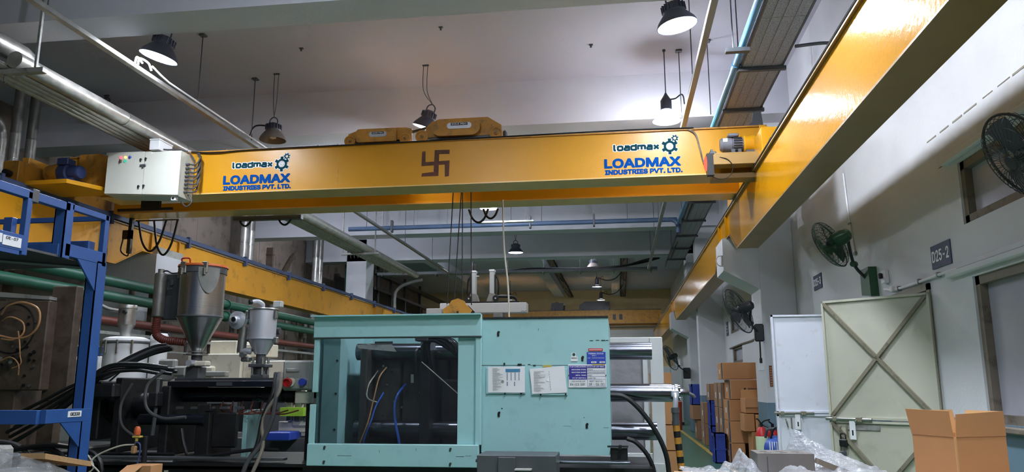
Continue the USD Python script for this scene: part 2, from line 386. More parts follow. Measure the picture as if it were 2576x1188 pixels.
def window(n, h, bars, frame=M_frame):
    y0, y1, z0, z1 = h
    t = struct(f'window_{n}', join([box(WX + .02, WX + .12, y0, y1, z0, z0 + .07), box(WX + .02, WX + .12, y0, y1, z1 - .07, z1), box(WX + .02, WX + .12, y0, y0 + .07, z0, z1), box(WX + .02, WX + .12, y1 - .07, y1, z0, z1)]), frame)
    struct('pane', box(WX + .08, WX + .09, y0 + .05, y1 - .05, z0 + .05, z1 - .05), M_pane, t)
    for yb in bars:
        struct('mullion', box(WX + .05, WX + .1, yb - .02, yb + .02, z0, z1), frame, t)
window(1, WIN[0], [5.2]); window(2, WIN[1], [5.3]); window(3, WIN[2], []); window(4, WIN[3], [])
# ceiling beams across the hall, and lengthwise ones in the far bay
for k, (a, b) in enumerate([(-5.9, -5.35), (-1.3, -.77), (3.29, 3.81), (7.89, 8.42), (12.5, 13.08), (17.1, 17.66), (21.62, 22.18), (26.3, 27.0)]):
    p = numbered('/World/ceiling_beam')
    o = usdkit.mesh(stage, p, box(LX, WX, a, b, BZ, CZ), M_beam); say(o.GetPrim(), kind='structure'); INV[p] = np.eye(4)
for x0, x1 in ((-3.45, -2.93), (-.3, .12), (-7.6, -7.1)):
    p = numbered('/World/ceiling_beam')
    o = usdkit.mesh(stage, p, box(x0, x1, 27.0, Y1, 6.3, CZ), M_beam); say(o.GetPrim(), kind='structure'); INV[p] = np.eye(4)
# columns with corbels
ZC = 3.88
def column(side, ya):
    yb = ya + .87
    if side > 0:
        body = box(2.30, WX, ya, yb, 0, CZ, .012)
        cor = prism([(1.74, ZC), (1.74, 3.345), (2.305, 3.03), (2.305, ZC + .01)], 'xz', ya, yb)
    else:
        body = box(-9.55, -8.82, ya, yb, 0, CZ, .012)
        cor = prism([(-8.33, ZC), (-8.33, 3.345), (-8.83, 3.08), (-8.83, ZC + .01)], 'xz', ya, yb)
    p = numbered('/World/column')
    o = usdkit.mesh(stage, p, body, M_wall); say(o.GetPrim(), kind='structure'); INV[p] = np.eye(4)
    part(p, 'corbel', cor, M_wall)
    if side > 0 and 5 < ya < 20:
        part(p, 'wire_loop', tube([(1.735, ya + .05, 3.60), (1.66, ya + .03, 3.58), (1.63, ya, 3.50), (1.66, ya - .02, 3.43), (1.735, ya + .03, 3.42)], .008, 6), M_white)
        part(p, 'clamp_plate', box(1.72, 1.74, ya + .02, ya + .12, 3.44, 3.6, .004), M_galv)
    return p
for ya in (-.35, 12.98, 26.3):
    column(1, ya); column(-1, ya)
single('wall_block', box(-8.62, -8.36, 13.05, 13.9, 3.885, 4.02), M_concrete, 'grey bearing block on the left column under the yellow runway beam', 'block', kind=None)
for k, (x, y) in enumerate(((-1.9, 8.6), (-1.35, 8.55), (-4.75, 10.7), (-2.45, 10.3), (.2, 9.6), (.62, 9.7), (-3.9, 8.9), (-.3, 11.2))):
    struct('anchor', join([cyl((x, y, CZ - .05), (x, y, CZ), .014, 8), box(x - .03, x + .03, y - .02, y + .02, CZ - .012, CZ)]), M_dsteel, '/World/ceiling')
# ================================================================== RUNWAY BEAMS
def runway(name, label, x0, x1, inner, material, Ymin, Ymax):
    t = thing(name, label, 'crane runway beam', ((x0 + x1) / 2, 0, 3.56))
    zt, zb, zd = 4.25, 3.56, ZC + .025
    pts = [(Ymin, zb)]
    for s in (12.0, 25.35):
        pts += [(s, zb), (s + .72, zd), (s + 2.12, zd), (s + 2.75, zb)]
    pts += [(Ymax, zb), (Ymax, zt), (Ymin, zt)]
    pts = [q for q in pts if q[0] <= Ymax]
    part(t, 'web', prism(pts, 'yz', x0 + .012, x1 - .012), material)
    lo = [(Ymin, zb)]
    for a, b in zip(pts[:-3], pts[1:-2]):                                  # bottom flange follows the cut-out over the corbels
        if a != b:
            d = np.array(b) - np.array(a); nrm = np.array([d[1], -d[0]]) / np.linalg.norm(d) * .018
            part(t, 'bottom_flange', prism([a, b, (b[0] + nrm[0], b[1] + nrm[1]), (a[0] + nrm[0], a[1] + nrm[1])], 'yz', x0, x1), M_under if material is M_gloss else material)  # right runway only: underside shade put into the flange colour
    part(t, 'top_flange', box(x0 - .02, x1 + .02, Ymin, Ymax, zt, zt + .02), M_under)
    xm = (x0 + x1) / 2
    part(t, 'rail', join([box(xm - .03, xm + .03, Ymin, Ymax, zt + .02, zt + .06, .006)]), M_dsteel)
    xi = x0 if inner < 0 else x1
    for y in (12.95, 13.85, 26.3, 27.2):
        part(t, 'end_plate', box(xi + inner * .03, xi - inner * .012, y - .012, y + .012, zd, zt), material)
    return t
rr_ = runway('runway_beam', 'glossy yellow crane runway beam along the right wall', 1.82, 2.137, -1, M_gloss, -6.0, 41.5)
part(rr_, 'cable_pipe', tube([(1.80, y, 4.285) for y in np.linspace(-6, 41, 30)], .012, 6, raw=True), M_dsteel)
lr_ = runway('runway_beam', 'dusty yellow crane runway beam on the left side, behind the blue platform', -8.77, -8.45, 1, M_lrun, -6.0, 41.5)
b_ = thing('busbar', 'blue-grey conductor busbar running along the left yellow runway beam', 'busbar', (-8.40, 0, 4.27))
part(b_, 'rail', box(-8.445, -8.385, -5, 41, 4.285, 4.36), M_brail)
for k in range(14):
    part(b_, 'bracket', box(-8.45, -8.37, 4.5 + k * 2.4, 4.56 + k * 2.4, 4.18, 4.40, .005), M_brail)

# ================================================================== THE BRIDGE CRANE
def box_girder(t, x0, x1, ya, yb, zb, zt, matl, front):
    g = part(t, 'girder', box(x0, x1, ya, yb, zb + .02, zt - .02), matl)
    part(g, 'top_flange', box(x0, x1, ya - .02, yb + .02, zt - .02, zt), M_hoist)
    part(g, 'bottom_flange', box(x0, x1, ya - .008, yb + .02, zb, zb + .02), M_under)
    return g
t = thing('bridge_crane', 'yellow double-girder overhead crane spanning the hall with blue lettering', 'overhead crane', (-3.2, 11.2, 4.31))
g1 = part(t, 'girder', prism([(-8.3, 4.5), (-7.7, 4.315), (2.06, 4.335), (2.06, 4.965), (-8.3, 4.945)], 'xz', 10.5, 10.93), M_yellow)
part(g1, 'top_flange', prism([(-8.3, 4.945), (2.08, 4.965), (2.08, 4.985), (-8.3, 4.965)], 'xz', 10.475, 10.955), M_hoist)
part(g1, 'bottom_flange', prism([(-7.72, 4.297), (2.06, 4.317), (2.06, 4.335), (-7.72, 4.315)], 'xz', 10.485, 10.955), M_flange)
parts(g1, 'weld_seam', ([box(-4.0 - .004, -4.0 + .004, 10.496, 10.5, 4.36 + k * .06, 4.36 + k * .06 + rng.uniform(.01, .045)) for k in range(9)]), M_cardin)
g2 = part(t, 'girder', box(-8.3, 1.86, 11.62, 12.0, 4.33, 4.945), M_yellow)
part(g2, 'top_flange', box(-8.3, 1.88, 11.6, 12.02, 4.945, 4.965), M_hoist)
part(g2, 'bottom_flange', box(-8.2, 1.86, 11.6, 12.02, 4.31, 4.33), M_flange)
for xm in (-8.61, 1.98):
    e = part(t, 'end_truck', box(xm - .13, xm + .13, 9.7, 12.9, 4.36, 4.70, .01), M_yellow if xm > 0 else M_hoist)
    for y in (9.95, 12.6):
        part(e, 'wheel', cyl((xm - .05, y, 4.42), (xm + .05, y, 4.42), .105, 20), M_dsteel)
    part(e, 'buffer', cyl((xm, 9.7, 4.5), (xm, 9.6, 4.5), .05, 12), M_rubber)
part(t, 'end_plate', prism([(1.93, 4.7), (2.24, 4.55), (2.24, 4.72), (2.06, 4.86), (1.93, 4.9)], 'xz', 10.2, 10.22), M_yellow)
part(t, 'end_stop', prism([(1.72, 4.985), (1.86, 5.02), (1.90, 5.06), (1.925, 5.20), (2.03, 5.21), (2.05, 4.985)], 'xz', 10.55, 10.62), M_dsteel)
part(t, 'cable_run', tube([(1.0, 10.49, 4.985), (1.12, 10.47, 4.90), (1.17, 10.46, 4.7), (1.21, 10.46, 4.5), (1.25, 10.4, 4.42)], .013, 6), M_frame)
part(t, 'cable_run', tube([(-6.3, 10.47, 4.96), (-5.9, 10.47, 4.93), (-5.3, 10.475, 4.955), (-3, 10.47, 4.965), (-1.2, 10.47, 4.985), (0.2, 10.47, 4.995), (1.1, 10.47, 4.985)], .01, 6), M_rubber)
# walkway plate by the left drive
part(t, 'drive_platform', prism([(-8.42, 9.75), (-7.72, 9.72), (-7.38, 10.5), (-8.42, 10.5)], 'xy', 4.34, 4.40), M_yellow)
part(t, 'drive_bracket', box(-8.62, -8.50, 9.9, 10.5, 4.36, 4.8, .01), M_hoist)
part(t, 'cross_brace', prism([(-8.1, 4.40), (-7.5, 4.40), (-7.5, 4.86), (-7.75, 4.98), (-8.1, 4.98)], 'xz', 10.42, 10.49), M_hoist)
part(t, 'limit_switch_arm', join([box(-7.2, -6.9, 10.7, 10.76, 4.18, 4.3), box(-7.6, -6.7, 10.72, 10.76, 4.14, 4.18)]), M_black)
part(t, 'collector_arm', join([box(-8.2, -8.14, 11.9, 11.96, 3.7, 4.36), box(-8.3, -8.14, 11.9, 11.96, 3.95, 4.1), tube([(-8.3, 11.93, 3.95), (-8.32, 11.93, 3.75), (-8.2, 11.93, 3.66), (-8.17, 11.93, 3.72)], .012, 6)]), M_black)
part(t, 'lamp_bracket', box(1.28, 1.86, 9.95, 10.15, 4.30, 4.44, .006), M_under)
part(t, 'lamp_bracket', box(1.28, 1.86, 10.16, 10.42, 4.17, 4.24, .006), M_under)
part(t, 'lamp_bracket', box(1.30, 1.90, 10.0, 10.5, 4.44, 4.475, .004), M_under)
part(t, 'lamp_wire', tube([(1.36, 9.95, 4.4), (1.46, 9.94, 4.36), (1.52, 9.94, 4.26), (1.47, 9.94, 4.14), (1.36, 9.94, 4.1), (1.26, 9.95, 4.14)], .005, 5), M_rubber)
# ---- painted lettering and marks
def gear(cx, cz, r0, r1, n, hole, wtooth=.36, rot=0.0):
    pts = []
    for k in range(n):
        a = 2 * PI * k / n + rot
        for da, r in ((-.5 * 2 * PI / n * .98, r0), (-wtooth * PI / n * 1.15, r0), (-wtooth * PI / n * .85, r1), (wtooth * PI / n * .85, r1), (wtooth * PI / n * 1.15, r0)):
            pts.append((cx + r * math.cos(a + da), cz + r * math.sin(a + da)))
    g = Polygon(pts).buffer(.004).buffer(-.004)
    return g.difference(Point(cx, cz).buffer(hole)) if hole else g
def strokes_loadmax(x0, x1, z0, z1):
    """The small lower-case word in its squared letter forms, as centre lines."""
    L = {'l': [[(0, 1.45), (0, .12), (.12, 0), (.3, 0)]],
         'o': [[(.15, 0), (.75, 0), (.9, .15), (.9, .85), (.75, 1), (.15, 1), (0, .85), (0, .15), (.15, 0)]],
         'a': [[(.05, 1), (.75, 1), (.9, .85), (.9, 0), (.15, 0), (0, .12), (0, .42), (.15, .55), (.9, .55)]],
         'd': [[(.9, 1.45), (.9, 0), (.15, 0), (0, .15), (0, .85), (.15, 1), (.9, 1)]],
         'm': [[(0, 0), (0, 1), (1.2, 1), (1.35, .85), (1.35, 0)], [(.68, 0), (.68, 1)]],
         'x': [[(0, 0), (.9, 1)], [(0, 1), (.9, 0)]]}
    out, x = [], 0
    for ch in 'loadmax':
        for ln in L[ch]:
            out.append(LineString([(x + a, b) for a, b in ln]))
        x += {'l': .3, 'm': 1.35}.get(ch, .9) + .42
    w = x - .42
    s = (x1 - x0) / w; sz = (z1 - z0) / 1.45
    return unary_union([affinity.affine_transform(l, [s, 0, 0, sz, x0, z0]).buffer(.0135, cap_style=2, join_style=1) for l in out])
def lettering(dx, dz):
    y = 10.5
    def P(name, m, ma): part(g1, name, m, ma)
    P('lettering', heavy(text('LOADMAX', -5.768 + dx, -4.735 + dx, 4.444 + dz, 4.570 + dz, y - .002), .0065), M_blue)
    P('lettering', heavy(text('INDUSTRIES PVT. LTD.', -5.762 + dx, -4.713 + dx, 4.349 + dz, 4.413 + dz, y - .002), .0042), M_blue)
    word = strokes_loadmax(-5.630 + dx, -5.020 + dx, 4.695 + dz, 4.775 + dz)
    G = gear(-4.869 + dx, 4.722 + dz, .082, .116, 6, 0, .42, PI / 6 + .0)
    s = gear(-4.795 + dx, 4.838 + dz, .036, .050, 7, .021, .42, .3)
    P('emblem_outline', prism(unary_union([word.buffer(.010), G.buffer(.010), s.buffer(.008)]), 'xz', y - .0025, y - .0005), M_lwhite)
    P('lettering', prism(word, 'xz', y - .004, y - .0015), M_dteal)
    P('emblem', prism(unary_union([G, s]), 'xz', y - .004, y - .0015), M_dteal)
    P('emblem_centre', prism(Point(-4.869 + dx, 4.722 + dz).buffer(.05), 'xz', y - .0055, y - .003), M_lgrey)
    cx, cz = -4.869 + dx, 4.722 + dz                                        # two clasped hands, as simple strokes
    h = [LineString([(cx - .04, cz - .004), (cx - .018, cz + .018), (cx + .006, cz + .010), (cx + .022, cz - .012)]), LineString([(cx + .04, cz + .002), (cx + .016, cz + .02), (cx - .01, cz + .006)]),
         LineString([(cx - .03, cz - .014), (cx - .006, cz - .022), (cx + .014, cz - .018)])]
    P('emblem_centre', prism(unary_union([l.buffer(.0055) for l in h]), 'xz', y - .007, y - .005), M_lwhite)
lettering(0, 0); lettering(5.64, .02)
# the traditional auspicious mark, brushed on by hand
mk = [[(-2.566, 4.452), (-2.498, 4.452), (-2.492, 4.83), (-2.552, 4.832)], [(-2.55, 4.775), (-2.34, 4.772), (-2.338, 4.828), (-2.552, 4.832)], [(-2.745, 4.605), (-2.34, 4.618), (-2.338, 4.668), (-2.74, 4.655)],
      [(-2.745, 4.62), (-2.69, 4.62), (-2.694, 4.822), (-2.738, 4.815)], [(-2.398, 4.435), (-2.345, 4.442), (-2.338, 4.66), (-2.402, 4.655)], [(-2.742, 4.45), (-2.5, 4.45), (-2.502, 4.512), (-2.735, 4.492)]]
part(g1, 'painted_mark', prism(unary_union([Polygon(q).buffer(.003) for q in mk]), 'xz', 10.497, 10.4995), M_mark)
# ---- right travel drive
d = thing('travel_motor', 'grey motor with yellow gearbox at the right end of the crane', 'motor', (1.6, 10.3, 4.52))
part(d, 'motor_body', lathe_on((1.42, 10.3, 4.665), (1, 0, 0), [(0, 0), (.075, .0), (.095, .03), (.098, .15), (.09, .16), (.09, .30), (0, .30)], 24), M_mgrey)
part(d, 'cooling_fins', join([box(1.59, 1.70, 10.3 - .11 * abs(math.cos(a)) - .003, 10.3 + .11 * abs(math.cos(a)) + .003, 4.665 + .1 * math.sin(a) - .003, 4.665 + .1 * math.sin(a) + .003) for a in np.linspace(-1.3, 1.3, 9)]), M_dsteel)
part(d, 'terminal_box', box(1.52, 1.66, 10.2, 10.34, 4.755, 4.80, .012), M_mgrey)
part(d, 'gearbox', lathe_on((1.72, 10.3, 4.66), (1, 0, 0), [(0, 0), (.105, 0), (.122, .02), (.122, .16), (.105, .175), (.04, .18), (.04, .26), (0, .26)], 28), M_yellow)
parts(d, 'motor_foot', [box(1.55, 1.60, 10.2, 10.4, 4.50, 4.58), box(1.64, 1.68, 10.2, 10.4, 4.50, 4.58), box(1.74, 1.90, 10.2, 10.42, 4.49, 4.56)], M_dsteel)
part(d, 'name_plate', box(1.45, 1.51, 10.199, 10.204, 4.68, 4.73), M_paper)
part(d, 'cable', tube([(1.58, 10.2, 4.52), (1.56, 10.19, 4.49), (1.55, 10.2, 4.475)], .007, 6), M_rubber)
l_ = thing('warning_light', 'red warning light in a dark housing at the right end of the crane', 'warning light', (1.22, 10.1, 4.17))
part(l_, 'housing', prism([(9.96, 4.17), (10.06, 4.17), (10.16, 4.28), (10.16, 4.46), (9.96, 4.46)], 'yz', 1.20, 1.285), M_black)
part(l_, 'lens', shift(rotm(lathe_on((0, 0, 0), (-1, 0, 0), [(.1, 0), (.095, .015), (.05, .03), (0, .034)], 24), (0, 0, 1), 0), (1.20, 10.05, 4.345)), M_lens)
part(l_, 'cable_gland', join([box(1.24, 1.33, 10.0, 10.08, 4.46, 4.50, .01), box(1.26, 1.29, 10.02, 10.06, 4.5, 4.53)]), M_dsteel)
# ---- left travel drive
d = thing('travel_motor', 'dark blue motor on the yellow drive platform at the left end of the crane', 'motor', (-8.0, 10.1, 4.40))
part(d, 'motor_body', lathe_on((-8.1, 10.12, 4.60), (.97, -.15, -.03), [(0, 0), (.14, 0), (.14, .14), (.105, .15), (.105, .30), (.09, .335), (.05, .345), (0, .345)], 26), M_mblue)
part(d, 'terminal_box', box(-8.12, -7.94, 9.98, 10.16, 4.70, 4.80, .01), M_mblue)
part(d, 'gearbox', lathe_on((-8.12, 10.12, 4.60), (-1, .1, 0), [(0, 0), (.14, 0), (.15, .05), (.13, .22), (.06, .26), (0, .26)], 24), M_hoist)
part(d, 'motor_foot', box(-8.1, -7.86, 10.0, 10.24, 4.40, 4.50), M_mblue)
# ---- control cabinet
c = thing('control_cabinet', 'pale grey two-door crane control cabinet with lit buttons hung on the girder', 'electrical cabinet', (-6.8, 10.28, 4.20))
zl = lambda x: 4.262 - .055 * (x + 7.35)
front = prism([(-7.38, 4.25), (-6.235, 4.19), (-6.235, 4.865), (-7.38, 4.88)], 'xz', 10.11, 10.47)
part(c, 'body', front, M_cab)
part(c, 'door', prism([(-7.385, 4.262), (-6.795, 4.232), (-6.80, 4.874), (-7.385, 4.882)], 'xz', 10.09, 10.11), M_cab)
dr = part(c, 'door', prism([(-6.785, 4.232), (-6.23, 4.20), (-6.23, 4.865), (-6.42, 4.868), (-6.48, 4.835), (-6.69, 4.838), (-6.70, 4.872), (-6.79, 4.873)], 'xz', 10.09, 10.11), M_cab)
for x, z in ((-6.852, 4.755), (-6.775, 4.765), (-6.852, 4.35), (-6.772, 4.357)):
    part(c, 'handle', join([cyl((x, 10.09, z), (x, 10.075, z), .016, 12), box(x - .008, x + .018, 10.066, 10.078, z - .03, z + .012, .005)]), M_rubber)
part(c, 'lock', join([box(-6.86, -6.76, 10.07, 10.09, 4.645, 4.68, .008), box(-6.82, -6.80, 10.07, 10.09, 4.62, 4.65)]), M_dsteel)
for x, z, nm, ma in ((-7.171, 4.797, 'red', emit('red_pilot', (1, .12, .16), 1.6)), (-7.10, 4.797, 'amber', emit('amber_pilot', (1, .55, .2), 1.5)), (-7.03, 4.797, 'blue', M_bluesign), (-7.10, 4.74, 'green', emit('green_pilot', (.05, .55, .35), .9))):
    part(c, 'pilot_light', lathe_on((x, 10.09, z), (0, -1, 0), [(.022, 0), (.022, .01), (.012, .018), (0, .02)], 14), ma, f'{nm} button light')
part(c, 'rotary_switch', join([box(-7.195, -7.15, 10.07, 10.09, 4.72, 4.76, .006), box(-7.18, -7.165, 10.06, 10.07, 4.715, 4.765)]), M_brown)
for k in range(8):
    z = 4.28 + k * .06
    part(c, 'cable_gland', cyl((-6.235, 10.25, z), (-6.185, 10.25, z), .02, 10), M_cgrey)
    part(c, 'cable', tube([(-6.19, 10.25, z), (-6.12 + .01 * (k % 3), 10.3, z + .01), (-6.10 + .02 * (k % 2), 10.36, z + .09 + .05 * (k % 2)), (-6.13, 10.42, 4.86 + .01 * (k % 3)), (-6.2, 10.46, 4.93)], .012, 6), M_cgrey)
part(c, 'cable', tube([(-6.2, 10.3, 4.25), (-6.13, 10.3, 4.15), (-6.2, 10.28, 4.07), (-6.27, 10.25, 4.14)], .01, 6), M_cgrey)
part(c, 'beacon', join([box(-6.36, -6.285, 10.13, 10.2, 4.13, 4.2, .006)]), M_white)
part(c, 'beacon_eye', cyl((-6.322, 10.13, 4.165), (-6.322, 10.122, 4.165), .016, 14), M_rubber)
s = thing('junction_box', 'small white box with cables on top of the control cabinet', 'junction box', (-6.6, 10.25, 4.885))
part(s, 'body', box(-6.735, -6.58, 10.08, 10.42, 4.895, 5.04, .006), M_white)
part(s, 'lid', box(-6.74, -6.575, 10.075, 10.425, 5.042, 5.062, .004), M_white)
part(s, 'foot', box(-6.70, -6.60, 10.15, 10.4, 4.875, 4.895), M_dsteel)
part(s, 'cable', tube([(-6.58, 10.2, 4.93), (-6.5, 10.2, 4.92), (-6.35, 10.25, 4.93), (-6.22, 10.3, 4.88), (-6.15, 10.35, 4.75)], .012, 6), M_cgrey)
# ---- trolleys on the girders
def trolley(label, x0, x1, zb, body, plate, rp, wheels, rw, np_):
    t = thing('hoist_trolley', label, 'hoist trolley', ((x0 + x1) / 2, 11.2, zb), group='hoist trolleys on the near crane')
    part(t, 'side_frame', prism(body, 'xz', 10.60, 10.63), M_hoist)
    part(t, 'side_frame', prism(body, 'xz', 11.86, 11.89), M_hoist)
    zt = max(q[1] for q in body)
    part(t, 'drum', cyl((x0 + .35 * (x1 - x0), 10.65, zb + .17), (x0 + .35 * (x1 - x0), 11.85, zb + .17), .12, 24), M_hoist)
    part(t, 'deck', box(x0 + .1, x1 - .1, 10.6, 11.9, zb + .055, zb + .085), M_dsteel)
    px0, px1, pz0, pz1 = plate
    part(t, 'cover_plate', prism(sbox(px0 + rp, pz0 + rp, px1 - rp, pz1 - rp).buffer(rp), 'xz', 10.50, 10.545), M_hoist)
    for x in wheels:
        w = part(t, 'wheel', lathe_on((x, 10.62, zb + rw), (0, -1, 0), [(0, 0), (rw * .92, 0), (rw * .92, .03), (rw, .035), (rw, .06), (rw * .75, .062), (rw * .7, .05), (rw * .3, .05), (rw * .25, .07), (0, .07)], 28), M_hoist)
        part(w, 'axle_cap', cyl((x, 10.55, zb + rw), (x, 10.535, zb + rw), rw * .16, 12), M_frame)
        part(t, 'wheel', cyl((x, 11.8, zb + rw), (x, 11.87, zb + rw), rw, 20), M_hoist)
    nx0, nx1, nz0, nz1 = np_
    h = (nz1 - nz0) / 2
    n_ = part(t, 'name_plate', prism(LineString([(nx0 + h, (nz0 + nz1) / 2), (nx1 - h, (nz0 + nz1) / 2)]).buffer(h), 'xz', 10.492, 10.50), M_alu)
    cx = (nx0 + nx1) / 2; w = (nx1 - nx0) * .34
    part(n_, 'label_band', box(cx - w, cx + w, 10.488, 10.492, nz0 + h * 1.05, nz1 - h * .12), M_ink)
    part(n_, 'lettering', text('SIDE PEC', cx - w * .9, cx + w * .9, nz0 + h * 1.2, nz1 - h * .3, 10.487, depth=.002), M_lwhite)
    return t
zb = 4.967
trolley('smaller dusty yellow hoist trolley on the crane girder, left of the other', -3.93, -2.93, zb, [(-3.90, zb + .07), (-2.93, zb + .06), (-2.93, zb + .245), (-3.02, zb + .27), (-3.70, zb + .275), (-3.90, zb + .20)],
        (-3.74, -3.14, 5.005, 5.205), .035, (-3.86, -3.02), .085, (-3.545, -3.28, 5.075, 5.155))
zb = 4.977
tb = trolley('larger dusty yellow hoist trolley on the crane girder, right of the other', -2.83, -1.62, zb, [(-2.72, zb + .08), (-1.60, zb + .08), (-1.60, zb + .23), (-1.80, zb + .36), (-2.3, zb + .36), (-2.62, zb + .33), (-2.72, zb + .24)],
        (-2.60, -1.90, 5.045, 5.30), .12, (-2.77, -1.67), .095, (-2.38, -2.02, 5.145, 5.235))
part(tb, 'cable_guide', join([tube([(-3.05, 10.75, 5.19), (-2.8, 10.75, 5.25), (-2.55, 10.75, 5.32)], .022, 8), box(-2.68, -2.45, 10.7, 10.85, 5.28, 5.33, .01)]), M_rubber)
part(tb, 'buffer', box(-1.58, -1.535, 10.62, 10.8, zb + .01, zb + .16, .02), M_rubber)
# ---- hook block on four ropes
h = thing('hook_block', 'yellow hook block hanging on four wire ropes behind the teal machine', 'crane hook', (-2.36, 11.3, 2.30))
for x0, x1, y in ((-2.40, -2.50, 11.2), (-2.31, -2.44, 11.4), (-2.29, -2.27, 11.2), (-2.20, -2.17, 11.4)):
    part(h, 'rope', cyl((x0, y, 5.03), (x1, y, 2.68), .0085, 6), M_rubber)
part(h, 'cheek_plate', prism([(-2.53, 2.48), (-2.56, 2.60), (-2.47, 2.66), (-2.43, 2.73), (-2.33, 2.76), (-2.24, 2.72), (-2.20, 2.66), (-2.12, 2.58), (-2.18, 2.48), (-2.25, 2.36), (-2.45, 2.36)], 'xz', 11.18, 11.21), M_hoist)
part(h, 'cheek_plate', prism([(-2.53, 2.48), (-2.56, 2.60), (-2.47, 2.66), (-2.33, 2.76), (-2.20, 2.66), (-2.12, 2.58), (-2.18, 2.48), (-2.25, 2.36), (-2.45, 2.36)], 'xz', 11.39, 11.42), M_black)
part(h, 'sheave', cyl((-2.34, 11.22, 2.58), (-2.34, 11.38, 2.58), .15, 28), M_black)
part(h, 'hook', tube([(-2.34, 11.3, 2.4), (-2.34, 11.3, 2.2), (-2.25, 11.3, 2.1), (-2.28, 11.3, 1.99), (-2.38, 11.3, 1.98), (-2.43, 11.3, 2.06)], .03, 10), M_black)
parts(h, 'grease_smear', ([box(-2.45 + k * .05, -2.42 + k * .05, 11.1775, 11.18, 2.46 + .03 * (k % 3), 2.49 + .04 * (k % 3)) for k in range(5)]), M_black)
p_ = thing('pendant_cable', 'thin grey pendant control cable hanging from the crane beside the white robot', 'cable', (-1.6, 11.55, 2.0))
part(p_, 'cable', tube([(-1.72, 11.55, 4.32), (-1.70, 11.55, 3.6), (-1.64, 11.55, 3.0), (-1.62, 11.55, 2.45)], .014, 6), M_canvas)
parts(p_, 'sling', [tube([(-1.62, 11.55, 2.45), (-1.66, 11.55, 2.2), (-1.66, 11.55, 2.0)], .006, 5), tube([(-1.62, 11.55, 2.45), (-1.57, 11.55, 2.2), (-1.55, 11.55, 2.0)], .006, 5)], M_rubber)
f = thing('festoon_cable', 'black looped festoon cable hung under the rear crane girder', 'cable', (-5, 12.1, 4.0))
for x, r, dz in ((-7.9, .26, .55), (-7.65, .22, .62), (-6.2, .12, .16), (-5.5, .13, .16), (-2.2, .16, .22), (-2.0, .12, .16)):
    part(f, 'loop', tube([(x - r, 12.1, 4.31), (x - r * .6, 12.1, 4.31 - dz * .7), (x, 12.1, 4.31 - dz), (x + r * .6, 12.1, 4.31 - dz * .7), (x + r, 12.1, 4.31)], .018, 6), M_rubber)
parts(f, 'carrier', [box(-6.4, -5.2, 12.05, 12.15, 4.24, 4.31), box(-8.2, -7.4, 12.08, 12.12, 4.29, 4.31)], M_dsteel)
# ---- second crane far down the hall
t = thing('bridge_crane', 'distant dark yellow overhead crane near the end of the hall', 'overhead crane', (-3.2, 37, 4.31))
part(t, 'girder', box(-8.3, 2.0, 36.6, 37.0, 4.33, 4.95), M_hoist)
part(t, 'girder', box(-8.3, 2.0, 37.8, 38.2, 4.33, 4.95), M_hoist)
part(t, 'top_flange', box(-8.3, 2.0, 36.57, 37.03, 4.95, 4.97), M_black)
for xm in (-8.61, 1.98):
    part(t, 'end_truck', box(xm - .13, xm + .13, 35.9, 39, 4.34, 4.68), M_hoist)
parts(t, 'painted_mark', [box(-.25 + k * .3, -.1 + k * .3, 36.59, 36.6, 4.5, 4.75) for k in range(2)], M_black)
def far_trolley(label, pts):
    o = thing('hoist_trolley', label, 'hoist trolley', (pts[0][0], 37.4, 4.97))
    part(o, 'side_frame', prism(pts, 'xz', 36.7, 36.75), M_black); part(o, 'side_frame', prism(pts, 'xz', 37.9, 37.95), M_black)
    part(o, 'drum', cyl(((pts[0][0] + pts[1][0]) / 2, 36.75, 5.2), ((pts[0][0] + pts[1][0]) / 2, 37.9, 5.2), .18, 20), M_black)
    for q in (0, 1):
        part(o, 'wheel', cyl((pts[q][0] + (.1 if q == 0 else -.1), 36.64, 5.06), (pts[q][0] + (.1 if q == 0 else -.1), 36.7, 5.06), .09, 16), M_black)
far_trolley('small dark square trolley on the distant crane', [(-3.15, 4.99), (-2.58, 4.99), (-2.55, 5.33), (-3.12, 5.33)])
far_trolley('wide dark trolley on the distant crane', [(-1.80, 4.99), (-.38, 4.99), (-.38, 5.36), (-1.55, 5.38), (-1.82, 5.2)])
single('roller_shutter', join([box(-2.2, 1.9, 42.70, 42.74, .0, 4.45)] + [box(-2.2, 1.9, 42.68, 42.70, .05 + k * .22, .25 + k * .22, .006) for k in range(20)]), M_white, 'white roller shutter closing the far end wall below the distant crane', 'shutter')

